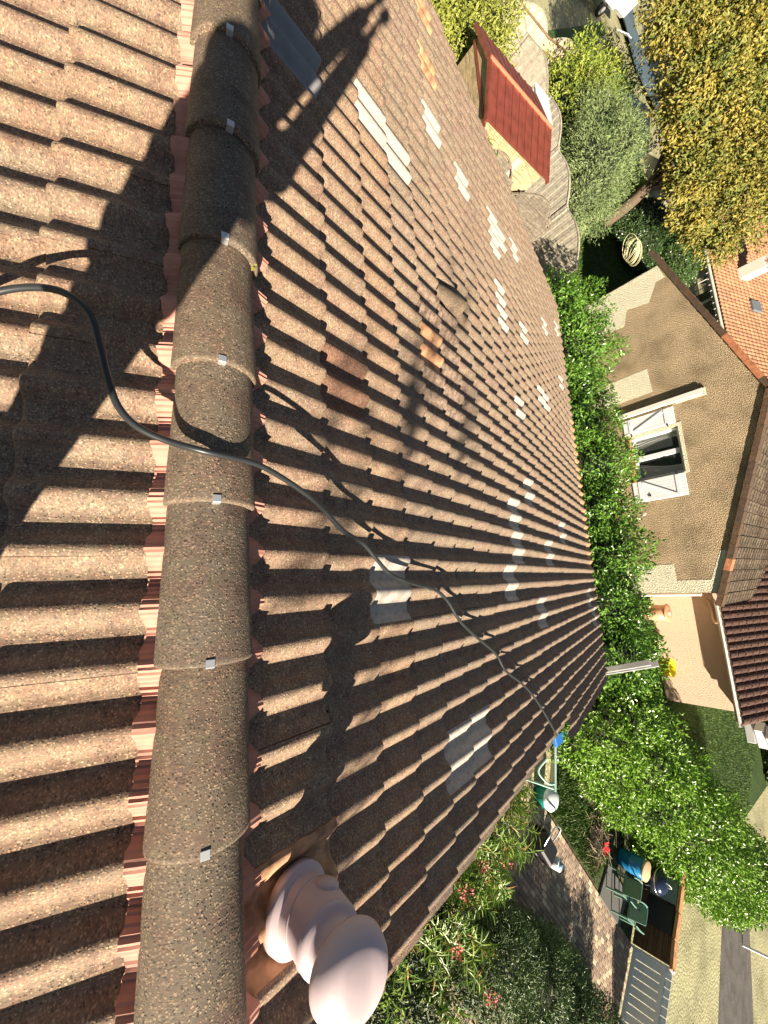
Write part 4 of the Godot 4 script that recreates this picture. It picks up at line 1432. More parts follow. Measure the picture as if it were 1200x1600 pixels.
	sheet("terrace", [[-16.5, -16.0], [-28.5, -28.2], [-33.0, -24.0], [-21.0, -13.8]], 0.008, M(lin(0.52, 0.46, 0.33), 0.9, {"over": "soft", "over_scale": 0.3}))
	var d := thing("deck", "small reddish brown plank deck beyond the cream wall", "deck", Vector3(-25.0, G, -29.0))
	for i in 9:
		s = tool()
		var off := Vector3(0.62, 0, 0.78) * (i - 4) * 0.36
		bar(s, Vector3(-23.0, -4.85, -26.4) + off, Vector3(-27.2, -4.85, -32.4) + off, 0.08, 0.34, Vector3.UP, 0.01)
		part("plank", s, M([lin(0.26, 0.105, 0.055), lin(0.22, 0.09, 0.05), lin(0.30, 0.125, 0.065)][i % 3], 0.7, {"map": "wood", "scale": 0.5, "name": "dk%d" % (i % 3)}), d)
	# white pole in the dry grass to the right
	var q := thing("pole", "slim white metal pole leaning over the dry grass by the road", "pole", Vector3(14.37, G, -20.2))
	s = tool()
	tube(s, [Vector3(14.37, G, -20.2), Vector3(14.75, -3.1, -20.9)], 0.045, 8)
	part("shaft", s, white, q)
	# clutter under the garage's far corner
	var k := thing("crate_stack", "grey plastic crates stacked by the garage's far corner", "crates", Vector3(8.3, G, -25.5))
	for i in 3:
		s = tool()
		box(s, Vector3(8.3 + 0.1 * i, G + 0.2 + i * 0.36, -25.5), Vector3(0.9, 0.34, 0.7), 0.03, 0.3 * i)
		part("crate", s, M([lin(0.4, 0.42, 0.44), lin(0.6, 0.6, 0.6), lin(0.3, 0.32, 0.35)][i], 0.6), k)
# ------------------------------------------------------------------ patio, wall and what stands there
func plastic_chair(label: String, at: Vector3, turn: float) -> void:
	var c := thing("garden_chair", label, "chair", at, "green plastic garden chairs on the patio edge")
	var m := M(lin(0.15, 0.28, 0.23), 0.35)
	var t := Transform3D(Basis(Vector3.UP, turn), at)
	var s := tool()
	bx(s, t * Transform3D(Basis.IDENTITY, Vector3(0, 0.42, 0)), Vector3(0.46, 0.025, 0.44), 0.01)
	part("seat", s, m, c)
	s = tool(true)
	var g := []
	for i in 9:
		var f := i / 8.0
		var line := []
		for j in 9:
			var a := (j / 8.0 - 0.5) * 1.5
			line.append(t * Vector3(sin(a) * 0.27 * (1.0 - 0.12 * f), 0.42 + f * 0.44, -0.24 + cos(a) * 0.04 - f * 0.12))
		g.append(line)
	for i in 8:
		for j in 8:
			quad_out(s, g[i][j], g[i + 1][j], g[i + 1][j + 1], g[i][j + 1], t * Vector3(0, 0.6, 0.6))
	part("backrest", s, m, c)
	s = tool()
	var rim := []
	for k in 9:
		rim.append(g[8][k])
	tube(s, [g[0][0], g[4][0], g[8][0]], 0.014, 6)
	tube(s, rim, 0.014, 6)
	tube(s, [g[8][8], g[4][8], g[0][8]], 0.014, 6)
	part("back_rim", s, m, c)
	for k in [[-0.21, 0.2], [0.21, 0.2], [-0.21, -0.22], [0.21, -0.22]]:
		s = tool()
		tube(s, [t * Vector3(k[0] * 1.12, 0.0, k[1] * 1.15), t * Vector3(k[0], 0.41, k[1])], 0.022, 6, 0.026)
		part("leg", s, m, c)
	for k in [-1.0, 1.0]:
		s = tool()
		tube(s, spline([t * Vector3(k * 0.25, 0.64, -0.26), t * Vector3(k * 0.28, 0.66, -0.05), t * Vector3(k * 0.27, 0.64, 0.2), t * Vector3(k * 0.24, 0.42, 0.22)], 4), 0.02, 6)
		part("armrest", s, m, c)

func make_patio_things() -> void:
	var Q := Vector3(10.44, 0, -12.15)
	var D := Vector3(-0.69, 0, -0.724)
	var N := Vector3(-0.724, 0, 0.69)
	var w := thing("plank_wall", "low brown plank wall with an orange tile coping at the patio's end", "wall", Vector3(Q.x, G, Q.z))
	var bm := []
	for k in 3:
		bm.append(M([lin(0.24, 0.125, 0.05), lin(0.20, 0.105, 0.045), lin(0.27, 0.145, 0.06)][k], 0.75, {"map": "wood", "scale": 0.6, "over": "soft", "over_scale": 1.5, "name": "pw%d" % k}))
	var s: SurfaceTool
	for col in 4:
		for r in 8:
			s = tool()
			var y := G + 0.04 + r * 0.11 + 0.053
			bar(s, Q + D * (col * 1.3 + 0.004) + Vector3(0, y, 0), Q + D * (col * 1.3 + 1.294) + Vector3(0, y, 0), 0.104, 0.05 + 0.006 * (r % 2), Vector3.UP, 0.006)
			part("plank", s, bm[rng.randi() % 3], w)
	var cop := M(lin(0.60, 0.30, 0.135), 0.85, {"over": "soft", "over_scale": 1.0, "bump": 0.2})
	for k in 9:
		s = tool()
		var wob := rng.randf_range(-0.01, 0.01)
		bar(s, Q + D * (-0.06 + k * 0.6) + Vector3(0, -4.06 + wob, 0), Q + D * (0.53 + k * 0.6) + Vector3(0, -4.06 - wob, 0), 0.07, 0.22, Vector3.UP, 0.012)
		part("coping_tile", s, cop, w)
	s = tool()
	bar(s, Q + D * 0.6 + N * 0.06 + Vector3(0, -4.45, 0), Q + D * 1.2 + N * 0.06 + Vector3(0, -4.45, 0), 0.62, 0.03)
	part("dark_panel", s, M(lin(0.012, 0.012, 0.013), 0.6, {"bump": 1.0}), w, "black mesh panel on the plank wall")
	s = tool()
	bar(s, Q + D * 1.25 + N * 0.08 + Vector3(0, -4.42, 0), Q + D * 1.85 + N * 0.08 + Vector3(0, -4.42, 0), 0.62, 0.03)
	part("grey_panel", s, M(lin(0.20, 0.25, 0.27), 0.5), w, "blue grey panel on the plank wall")
	# white picket gate
	var g := thing("picket_gate", "white picket gate closing the patio beside the plank wall", "gate", Vector3(Q.x + 0.5, G, Q.z + 0.6))
	var wm := M(lin(0.72, 0.76, 0.82), 0.45)
	var E := Vector3(0.65, 0, 0.76)
	var q0 := Q + E * 0.06
	for y in [-4.88, -4.22]:
		s = tool()
		bar(s, q0 + Vector3(0, y, 0), q0 + E * 1.95 + Vector3(0, y, 0), 0.09, 0.045)
		part("rail", s, wm, g)
	for k in 11:
		s = tool()
		var p := q0 + E * (0.11 + k * 0.175)
		bx(s, Transform3D(Basis(E, Vector3.UP, E.cross(Vector3.UP)), p + Vector3(0, -4.48, 0) + E.cross(Vector3.UP) * -0.036), Vector3(0.158, 0.86, 0.022), 0.005)
		part("picket", s, wm, g)
	for k in [0.0, 1.98]:
		s = tool()
		var p: Vector3 = q0 + E * k
		box(s, Vector3(p.x, -4.5, p.z), Vector3(0.06, 1.0, 0.06), 0.006)
		part("post", s, wm, g)
	plastic_chair("green plastic garden chair nearer the hedge, beside the blue drum", Vector3(8.72, G, -11.5), 2.4)
	plastic_chair("green plastic garden chair nearer the white gate", Vector3(9.28, G, -11.6), 2.4)
	var m := thing("stone_slab", "grey stone slab under the green chairs", "slab", Vector3(9.0, G, -11.6))
	s = tool()
	bx(s, Transform3D(Basis(Vector3.UP, 0.64), Vector3(9.05, G + 0.03, -11.5)), Vector3(1.3, 0.05, 0.8), 0.01)
	part("top", s, M(lin(0.12, 0.12, 0.115), 0.9, {"bump": 0.3}), m)
	# blue drum with a tan lid
	var d := thing("drum", "bright blue plastic drum with a tan lid under the hedge", "drum", Vector3(8.45, G, -12.2))
	var dt := Transform3D(Basis(Vector3(0.6, 0, -0.8), 0.1), Vector3(8.45, G, -12.2))
	s = tool(true)
	lathe(s, [Vector2(0.0, 0.0), Vector2(0.21, 0.0), Vector2(0.23, 0.06), Vector2(0.235, 0.3), Vector2(0.245, 0.32), Vector2(0.235, 0.34), Vector2(0.23, 0.62), Vector2(0.0, 0.62)], dt, 28)
	part("body", s, M(lin(0.015, 0.19, 0.44), 0.25), d)
	s = tool(true)
	lathe(s, [Vector2(0.0, 0.62), Vector2(0.235, 0.62), Vector2(0.24, 0.66), Vector2(0.22, 0.67), Vector2(0.0, 0.672)], dt, 28)
	part("lid", s, M(lin(0.55, 0.40, 0.24), 0.7), d)
	# kettle barbecue
	var b := thing("barbecue", "dark blue kettle barbecue with a chrome rim and legs", "barbecue", Vector3(8.85, G, -12.55))
	var o := Vector3(8.85, G, -12.55)
	s = tool(true)
	lathe(s, [Vector2(0.0, 0.5), Vector2(0.16, 0.53), Vector2(0.26, 0.62), Vector2(0.29, 0.74), Vector2(0.0, 0.74)], Transform3D(Basis.IDENTITY, o), 30)
	part("bowl", s, M(lin(0.02, 0.025, 0.04), 0.2), b)
	s = tool(true)
	lathe(s, [Vector2(0.0, 0.752), Vector2(0.285, 0.752), Vector2(0.27, 0.82), Vector2(0.2, 0.9), Vector2(0.1, 0.94), Vector2(0.0, 0.95)], Transform3D(Basis.IDENTITY, o), 30)
	part("lid", s, M(lin(0.015, 0.025, 0.06), 0.2), b)
	s = tool(true)
	lathe(s, [Vector2(0.287, 0.735), Vector2(0.30, 0.738), Vector2(0.30, 0.757), Vector2(0.287, 0.76)], Transform3D(Basis.IDENTITY, o), 30)
	part("rim", s, M(lin(0.7, 0.7, 0.7), 0.2, {"metal": 0.9}), b)
	for k in 3:
		s = tool()
		var a := TAU * k / 3.0
		tube(s, [o + Vector3(cos(a) * 0.2, 0.55, sin(a) * 0.2), o + Vector3(cos(a) * 0.33, 0.0, sin(a) * 0.33)], 0.013, 6)
		part("leg", s, M(lin(0.45, 0.45, 0.45), 0.3, {"metal": 0.8}), b)
	s = tool()
	tube(s, spline([o + Vector3(-0.08, 0.945, 0.05), o + Vector3(-0.06, 1.01, 0.05), o + Vector3(0.06, 1.01, -0.05), o + Vector3(0.08, 0.945, -0.05)], 4), 0.012, 6)
	part("handle", s, M(lin(0.6, 0.6, 0.6), 0.3), b)
	# aluminium ladder leaning on the eave
	var l := thing("ladder", "aluminium ladder top standing above the right end of the eave", "ladder", Vector3(2.62, G, -8.55))
	var al := M(lin(0.62, 0.64, 0.66), 0.4, {"metal": 0.35})
	var lb := Vector3(3.35, G, -8.0)
	var ltop := Vector3(2.42, -1.83, -7.86)
	var lx := Vector3(0.2, 0.0, -0.98).normalized()
	for k in 2:
		s = tool()
		bar(s, lb + lx * 0.34 * k, ltop + lx * 0.34 * k, 0.03, 0.1, lx, 0.006)
		part("rail", s, al, l)
		if k == 0:
			pass
	for i in 11:
		s = tool()
		var p := lb.lerp(ltop, (i + 0.6) / 11.3)
		tube(s, [p, p + lx * 0.34], 0.014, 6)
		part("rung", s, al, l)
	# a teal metal garden swing seat seen past the verge
	var sw := thing("swing_seat", "teal tubular garden swing frame with a blue cushion by the verge", "swing seat", Vector3(4.9, G, -8.6))
	var teal := M(lin(0.36, 0.55, 0.50), 0.4)
	s = tool()
	tube(s, [Vector3(4.3, -4.3, -8.62), Vector3(5.45, -4.3, -8.36)], 0.03, 8)
	tube(s, [Vector3(4.4, -4.3, -8.6), Vector3(4.2, G, -8.2)], 0.025, 8)
	tube(s, [Vector3(4.4, -4.3, -8.6), Vector3(4.4, G, -9.0)], 0.025, 8)
	tube(s, [Vector3(5.4, -4.3, -8.37), Vector3(5.3, G, -8.1)], 0.025, 8)
	tube(s, [Vector3(5.4, -4.3, -8.37), Vector3(5.6, G, -8.7)], 0.025, 8)
	tube(s, spline([Vector3(4.75, -4.3, -8.2), Vector3(5.0, -4.45, -8.05), Vector3(5.25, -4.35, -8.2), Vector3(5.3, -4.3, -8.38)], 5), 0.022, 6)
	part("frame", s, teal, sw)
	s = tool()
	bx(s, Transform3D(Basis(Vector3.UP, 0.2), Vector3(4.42, -4.22, -8.55)), Vector3(0.24, 0.1, 0.3), 0.02)
	part("cushion", s, M(lin(0.02, 0.16, 0.50), 0.6), sw)
	var ch := thing("slatted_chair", "green slatted garden armchair peeping out under the eave corner", "chair", Vector3(4.15, G, -9.3))
	var gm := M(lin(0.09, 0.36, 0.26), 0.4)
	for k in 6:
		s = tool()
		bar(s, Vector3(3.95 + k * 0.095, -4.6, -9.32), Vector3(3.93 + k * 0.1, -4.05 + 0.05 * sin(k * 0.6), -9.55), 0.085, 0.02, Vector3.BACK)
		part("slat", s, gm, ch)
	s = tool()
	box(s, Vector3(4.19, -4.6, -9.1), Vector3(0.6, 0.03, 0.5), 0.01)
	part("seat", s, gm, ch)
	for k in [[3.93, -9.3], [4.45, -9.3], [3.93, -8.9], [4.45, -8.9]]:
		s = tool()
		box(s, Vector3(k[0], -4.8, k[1]), Vector3(0.05, 0.38, 0.05), 0.006)
		part("leg", s, gm, ch)
	s = tool()
	for x in [3.9, 4.48]:
		bar(s, Vector3(x, -4.38, -9.38), Vector3(x, -4.36, -8.88), 0.03, 0.08)
	part("armrest", s, gm, ch)
	# white and teal watering bucket, black cart with a pale box
	var bk := thing("bucket", "white and teal round plastic bucket half under the oleander", "bucket", Vector3(5.85, G, -8.75))
	s = tool(true)
	lathe(s, [Vector2(0.0, 0.0), Vector2(0.2, 0.0), Vector2(0.24, 0.28)], Transform3D(Basis.IDENTITY, Vector3(5.85, G, -8.75)), 24)
	part("body", s, M(lin(0.02, 0.30, 0.24), 0.35), bk)
	s = tool(true)
	lathe(s, [Vector2(0.24, 0.28), Vector2(0.25, 0.34), Vector2(0.2, 0.40), Vector2(0.08, 0.44), Vector2(0.0, 0.445)], Transform3D(Basis.IDENTITY, Vector3(5.85, G, -8.75)), 24)
	part("lid", s, M(lin(0.72, 0.78, 0.80), 0.35), bk)
	var ct := thing("trolley", "black two wheeled garden trolley with a curved metal handle on the setts", "trolley", Vector3(6.75, G, -8.45))
	var black := M(lin(0.012, 0.012, 0.014), 0.5)
	s = tool()
	bx(s, Transform3D(Basis(Vector3.UP, 0.6), Vector3(6.72, G + 0.28, -8.4)), Vector3(0.55, 0.26, 0.4), 0.04)
	part("body", s, black, ct)
	for k in 2:
		s = tool(true)
		lathe(s, [Vector2(0.0, -0.025), Vector2(0.13, -0.025), Vector2(0.14, 0.0), Vector2(0.13, 0.025), Vector2(0.0, 0.025)], Transform3D(Basis(Vector3.UP, 0.6) * Basis(Vector3.RIGHT, PI / 2), Vector3(6.72, G + 0.142, -8.4) + Basis(Vector3.UP, 0.6) * Vector3(-0.15, 0, 0.24 if k == 0 else -0.24)), 18)
		part("wheel", s, black, ct)
	s = tool()
	tube(s, spline([Vector3(6.55, -4.6, -8.2), Vector3(6.3, -4.45, -8.25), Vector3(6.2, -4.42, -8.45), Vector3(6.35, -4.45, -8.65), Vector3(6.6, -4.6, -8.55)], 5), 0.016, 6)
	part("handle", s, M(lin(0.7, 0.72, 0.74), 0.25, {"metal": 0.8}), ct)
	var jb := thing("canister", "pale grey box canister with a round blue cap on the setts", "canister", Vector3(7.15, G, -8.75))
	s = tool()
	bx(s, Transform3D(Basis(Vector3.UP, 0.6), Vector3(7.15, G + 0.2, -8.75)), Vector3(0.26, 0.36, 0.2), 0.03)
	part("body", s, M(lin(0.66, 0.72, 0.74), 0.35), jb)
	s = tool(true)
	lathe(s, [Vector2(0.0, 0.38), Vector2(0.06, 0.38), Vector2(0.058, 0.41), Vector2(0.0, 0.412)], Transform3D(Basis.IDENTITY, Vector3(7.15, G, -8.75)), 18)
	part("cap", s, M(lin(0.12, 0.28, 0.42), 0.35), jb)
	# heap of prunings with a red glove
	var hp := thing("prunings", "dark heap of dry prunings on the soil by the hedge", "prunings", Vector3(7.6, G, -11.0))
	s = tool()
	for k in 170:
		var c := Vector3(7.55 + rng.randfn(0, 0.3), G + 0.04 + absf(rng.randfn(0, 0.09)), -11.0 + rng.randfn(0, 0.3))
		var v := Vector3(rng.randf_range(-1, 1), rng.randf_range(-0.25, 0.25), rng.randf_range(-1, 1)).normalized() * rng.randf_range(0.08, 0.28)
		tube(s, [c - v, c + v], rng.randf_range(0.004, 0.009), 4)
	part("twigs", s, M(lin(0.24, 0.19, 0.12), 0.9), hp)
	s = tool(true)
	lathe(s, [Vector2(0.0, 0.0), Vector2(0.45, 0.0), Vector2(0.4, 0.07), Vector2(0.2, 0.12), Vector2(0.0, 0.13)], Transform3D(Basis.IDENTITY, Vector3(7.55, G, -11.0)), 20)
	part("earth", s, M(lin(0.03, 0.025, 0.02), 0.95, {"bump": 3.0}), hp)
	var rd := thing("glove", "small red cloth lying on the heap of prunings", "cloth", Vector3(7.78, G + 0.16, -11.1))
	s = tool(true)
	var gg := []
	for i in 6:
		var line := []
		for j in 6:
			line.append(Vector3(7.78 + (i - 2.5) * 0.05, G + 0.2 + 0.03 * sin(i * 1.9 + j * 1.3), -11.12 + (j - 2.5) * 0.055))
		gg.append(line)
	for i in 5:
		for j in 5:
			quad_out(s, gg[i][j], gg[i + 1][j], gg[i + 1][j + 1], gg[i][j + 1], Vector3(7.78, G - 2, -11.1))
	part("fabric", s, M(lin(0.62, 0.02, 0.03), 0.7), rd)

# ------------------------------------------------------------------ plants
func leaf_mesh(l: float, w: float, fold := 0.25, bend := 0.15) -> ArrayMesh:
	var s := tool()
	var b := Vector3.ZERO
	var m1 := Vector3(0, l * 0.4, 0)
	var tip := Vector3(0, l, -l * bend)
	var la := Vector3(-w * 0.5, l * 0.38, w * fold)
	var ra := Vector3(w * 0.5, l * 0.38, w * fold)
	var lb := Vector3(-w * 0.36, l * 0.72, w * fold * 0.6 - l * bend * 0.45)
	var rb := Vector3(w * 0.36, l * 0.72, w * fold * 0.6 - l * bend * 0.45)
	var m2 := Vector3(0, l * 0.72, -l * bend * 0.5)
	tri(s, b, la, m1)
	tri(s, b, m1, ra)
	tri(s, la, lb, m2)
	tri(s, la, m2, m1)
	tri(s, m1, m2, rb)
	tri(s, m1, rb, ra)
	tri(s, lb, tip, m2)
	tri(s, m2, tip, rb)
	s.generate_normals()
	return s.commit()

# leaves spread through the outer part of a union of ellipsoids
func crown(parent: Node3D, blobs: Array, count: int, mesh: Mesh, m: Material, ca: Color, cb: Color, o := {}) -> void:
	var nz := FastNoiseLite.new()
	nz.frequency = o.get("freq", 0.9)
	nz.seed = rng.randi()
	var gap: float = o.get("gap", 0.1)
	var depth: float = o.get("depth", 0.35)
	var droop: float = o.get("droop", 0.2)
	var lump: float = o.get("lump", 0.22)
	var sum := 0.0
	var acc := []
	for b in blobs:
		var r: Vector3 = b[1]
		sum += r.x * r.y + r.y * r.z + r.x * r.z
		acc.append(sum)
	var places := []
	var cols := []
	var tries := 0
	while places.size() < count and tries < count * 5:
		tries += 1
		var pick := rng.randf() * sum
		var k := 0
		while acc[k] < pick:
			k += 1
		var c: Vector3 = blobs[k][0]
		var r: Vector3 = blobs[k][1]
		var d := Vector3(rng.randfn(), rng.randfn(), rng.randfn()).normalized()
		var q := c + d * r
		var n1 := nz.get_noise_3dv(q * 1.0)
		var n2 := nz.get_noise_3dv(q * 2.7 + Vector3(31, 7, 3))
		var f := 1.0 + lump * (n1 + 0.6 * n2) * 1.6 - depth * pow(rng.randf(), 1.6)
		var p := c + d * r * f
		if p.y < G + 0.02:
			continue
		if n2 < -gap * 2.0 and rng.randf() < 0.8 and f > 0.75:
			continue
		var inside := false
		for e in blobs.size():
			if e != k:
				var v: Vector3 = (p - blobs[e][0]) / blobs[e][1]
				if v.length_squared() < 0.42:
					inside = true
					break
		if inside:
			continue
		var out := (d / r).normalized()
		var y := (out * 0.8 + Vector3(rng.randfn(0, 0.6), rng.randfn(0, 0.6) - droop, rng.randfn(0, 0.6))).normalized()
		var z := (out + Vector3(rng.randfn(0, 0.45), rng.randfn(0, 0.45) + 0.5, rng.randfn(0, 0.45)))
		z = z - y * z.dot(y)
		if z.length() < 0.05:
			continue
		z = z.normalized()
		var sc := rng.randf_range(0.65, 1.2)
		places.append(Transform3D(Basis(y.cross(z), y, z).scaled(Vector3.ONE * sc), p))
		var mixc := clampf(0.5 + nz.get_noise_3dv(p * 0.8 + Vector3(9, 9, 9)) * o.get("branch", 0.0) + rng.randfn(0, 0.28), 0.0, 1.0)
		cols.append(vary(ca.lerp(cb, mixc), ca.lerp(cb, mixc), 0.2))
	many("foliage", mesh, m, places, cols, parent)

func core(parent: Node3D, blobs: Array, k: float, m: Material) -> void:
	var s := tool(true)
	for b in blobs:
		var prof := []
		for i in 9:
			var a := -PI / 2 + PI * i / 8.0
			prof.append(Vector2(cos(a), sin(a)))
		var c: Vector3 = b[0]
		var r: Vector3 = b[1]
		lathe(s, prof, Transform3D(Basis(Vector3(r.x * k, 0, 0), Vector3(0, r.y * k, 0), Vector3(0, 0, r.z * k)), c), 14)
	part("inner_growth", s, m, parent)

func stems(parent: Node3D, foot: Vector3, tops: Array, r: float, m: Material, called := "branch") -> void:
	var i := 0
	for t in tops:
		var s := tool()
		var mid: Vector3 = foot.lerp(t, 0.5) + Vector3(rng.randf_range(-0.2, 0.2), rng.randf_range(0.0, 0.3), rng.randf_range(-0.2, 0.2))
		tube(s, spline([foot, mid, t], 4), r, 7, r * 0.3)
		part(called, s, m, parent)
		i += 1

func leafm(rough: float, glow: Color, nm: String) -> StandardMaterial3D:
	return M(Color.WHITE, rough, {"tint": 1, "backlight": glow, "name": nm})

func make_plants() -> void:
	var bark := M(lin(0.12, 0.09, 0.06), 0.95, {"bump": 0.8})
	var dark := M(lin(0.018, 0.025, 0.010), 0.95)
	var glossy := leafm(0.3, Color(0.22, 0.32, 0.04), "glossy")
	var matt := leafm(0.6, Color(0.3, 0.38, 0.06), "matt")
	var gold := leafm(0.55, Color(0.5, 0.42, 0.05), "gold")
	var laurel := leaf_mesh(0.105, 0.042)
	# laurel hedge along the back of our house
	var b := []
	for k in 9:
		var x := -6.5 + k * 1.15
		b.append([Vector3(x, -4.55 + rng.randf_range(-0.1, 0.12), -10.25 + rng.randf_range(-0.12, 0.12)), Vector3(1.15, 1.85 + rng.randf_range(-0.1, 0.12), 1.65)])
	var h := thing("laurel_hedge", "deep green laurel hedge running along the eave before the ochre house", "hedge", Vector3(-2.4, G, -10.3))
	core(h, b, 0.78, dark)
	crown(h, b, 82000, laurel, glossy, lin(0.05, 0.14, 0.015), lin(0.16, 0.30, 0.04), {"gap": 0.06, "lump": 0.2})
	stems(h, Vector3(-2.4, G, -10.3), [Vector3(-2.2, -3.6, -10.2), Vector3(-3.0, -3.7, -10.4)], 0.05, bark, "stem")
	# the brighter big laurel to its right
	b = []
	for p in [[4.2, -10.5], [5.2, -11.4], [6.3, -12.4], [7.4, -13.6], [8.5, -14.9], [9.6, -16.3], [10.6, -17.7]]:
		b.append([Vector3(p[0], -4.55 + rng.randf_range(-0.1, 0.1), p[1]), Vector3(1.45, 1.8 + rng.randf_range(-0.12, 0.15), 1.45)])
	h = thing("cherry_laurel", "large bright green sunlit laurel bush between patio and garage lawn", "bush", Vector3(7.4, G, -13.6))
	core(h, b, 0.78, dark)
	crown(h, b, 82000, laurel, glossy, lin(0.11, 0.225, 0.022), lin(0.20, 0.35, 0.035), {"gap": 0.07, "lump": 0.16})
	stems(h, Vector3(7.4, G, -13.6), [Vector3(7.2, -3.8, -13.4), Vector3(7.8, -3.8, -13.9)], 0.05, bark, "stem")
	# big autumn tree
	h = thing("autumn_tree", "big tree with yellow and golden autumn leaves filling the upper right", "tree", Vector3(-15.2, G, -18.0))
	b = [[Vector3(-15.7, -0.4, -15.6), Vector3(1.35, 1.3, 1.35)], [Vector3(-15.4, -0.5, -17.2), Vector3(1.8, 1.6, 1.8)], [Vector3(-13.6, -1.3, -17.0), Vector3(1.0, 0.9, 1.0)], [Vector3(-14.0, -0.4, -19.2), Vector3(2.2, 1.8, 2.2)], [Vector3(-17.0, 0.6, -18.3), Vector3(2.6, 2.1, 2.6)], [Vector3(-18.2, 0.9, -16.2), Vector3(2.3, 2.0, 2.3)], [Vector3(-16.5, 0.7, -20.6), Vector3(2.5, 1.9, 2.5)], [Vector3(-13.4, -1.6, -18.6), Vector3(1.15, 0.9, 1.15)], [Vector3(-17.4, -0.5, -14.2), Vector3(0.95, 0.9, 0.95)], [Vector3(-12.9, -1.2, -19.6), Vector3(1.2, 0.9, 1.2)], [Vector3(-15.0, -0.8, -16.2), Vector3(1.0, 0.9, 1.0)]]
	crown(h, b, 86000, leaf_mesh(0.14, 0.066, 0.2, 0.2), gold, lin(0.12, 0.155, 0.03), lin(0.34, 0.275, 0.05), {"gap": 0.02, "lump": 0.46, "freq": 1.0, "depth": 0.6, "branch": 1.1})
	var s := tool()
	tube(s, spline([Vector3(-15.2, G, -18.0), Vector3(-15.3, -3.4, -18.0), Vector3(-15.7, -1.5, -17.6), Vector3(-16.0, 0.6, -17.5)], 5), 0.28, 10, 0.08)
	part("trunk", s, bark, h)
	stems(h, Vector3(-15.4, -2.8, -17.9), [Vector3(-13.5, -1.2, -17.0), Vector3(-14.0, -0.4, -19.4), Vector3(-17.2, 0.4, -18.5), Vector3(-15.4, -0.6, -15.3), Vector3(-17.8, 0.3, -16.0), Vector3(-16.6, 0.3, -20.4)], 0.11, bark)
	# grey-green willow-like tree behind the fence
	h = thing("olive_tree", "soft grey green olive tree behind the wooden fence", "tree", Vector3(-13.2, G, -13.2))
	b = [[Vector3(-13.0, -3.2, -12.9), Vector3(1.5, 1.2, 1.3)], [Vector3(-14.3, -3.0, -13.3), Vector3(1.4, 1.3, 1.3)], [Vector3(-12.0, -3.6, -12.5), Vector3(1.1, 0.9, 0.9)], [Vector3(-14.8, -3.3, -14.6), Vector3(1.4, 1.1, 1.3)], [Vector3(-13.4, -3.7, -14.2), Vector3(1.3, 1.0, 1.2)], [Vector3(-15.6, -2.9, -13.7), Vector3(0.8, 0.9, 0.8)], [Vector3(-13.6, -2.3, -13.3), Vector3(0.8, 0.7, 0.7)], [Vector3(-11.3, -3.9, -12.0), Vector3(0.7, 0.6, 0.5)], [Vector3(-12.4, -3.9, -13.7), Vector3(0.9, 0.7, 0.8)]]
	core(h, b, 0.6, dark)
	crown(h, b, 42000, leaf_mesh(0.11, 0.022), leafm(0.5, Color(0.2, 0.25, 0.12), "olive"), lin(0.10, 0.16, 0.055), lin(0.24, 0.30, 0.12), {"lump": 0.42, "gap": 0.05, "freq": 1.3, "depth": 0.5, "branch": 0.8})
	stems(h, Vector3(-13.2, G, -13.2), [Vector3(-13.0, -3.2, -12.9), Vector3(-14.2, -3.0, -13.4), Vector3(-12.2, -3.6, -12.6)], 0.09, bark, "limb")
	# mixed green shrub further up
	h = thing("green_shrub", "tall light green shrub with bare twigs between fence and caravan", "shrub", Vector3(-18.0, G, -14.5))
	b = [[Vector3(-16.8, -3.9, -13.2), Vector3(1.4, 1.3, 1.3)], [Vector3(-18.3, -3.8, -14.6), Vector3(1.6, 1.4, 1.5)], [Vector3(-19.8, -3.8, -16.0), Vector3(1.5, 1.3, 1.5)], [Vector3(-17.5, -3.9, -15.6), Vector3(1.5, 1.2, 1.4)], [Vector3(-21.2, -3.9, -17.8), Vector3(1.5, 1.3, 1.4)], [Vector3(-19.2, -4.0, -17.2), Vector3(1.4, 1.1, 1.3)]]
	core(h, b, 0.6, dark)
	crown(h, b, 36000, leaf_mesh(0.13, 0.055), matt, lin(0.12, 0.19, 0.025), lin(0.30, 0.34, 0.045), {"lump": 0.45, "gap": 0.05, "freq": 1.2, "depth": 0.5, "branch": 0.9})
	stems(h, Vector3(-18.0, G, -14.6), [Vector3(-17.0, -2.7, -13.0), Vector3(-18.4, -2.5, -14.5), Vector3(-19.8, -2.6, -16.0), Vector3(-17.6, -2.8, -15.6)], 0.05, M(lin(0.34, 0.27, 0.18), 0.9), "twig")
	# bush at the top edge and the long-leaved plant by the shed
	h = thing("privet_bush", "loose olive green bush with bare stems above the red shed", "bush", Vector3(-14.6, G, -7.9))
	b = [[Vector3(-14.0, -3.9, -7.4), Vector3(1.1, 1.0, 1.0)], [Vector3(-15.2, -3.8, -8.2), Vector3(1.2, 1.1, 1.0)], [Vector3(-13.2, -4.1, -7.0), Vector3(0.9, 0.9, 0.9)], [Vector3(-15.0, -3.9, -6.8), Vector3(1.1, 1.0, 1.0)], [Vector3(-13.2, -4.2, -5.9), Vector3(1.0, 0.8, 0.9)]]
	core(h, b, 0.5, dark)
	crown(h, b, 20000, leaf_mesh(0.10, 0.045), matt, lin(0.17, 0.20, 0.03), lin(0.28, 0.30, 0.05), {"lump": 0.36, "gap": 0.16})
	stems(h, Vector3(-14.2, G, -7.4), [Vector3(-13.2, -3.2, -6.9), Vector3(-14.6, -3.1, -7.6), Vector3(-15.6, -3.2, -8.4), Vector3(-14.0, -3.2, -8.3)], 0.04, M(lin(0.34, 0.28, 0.2), 0.9), "twig")
	h = thing("agapanthus", "clump of long glossy strap leaves in front of the shed", "plant", Vector3(-9.5, G, -7.0))
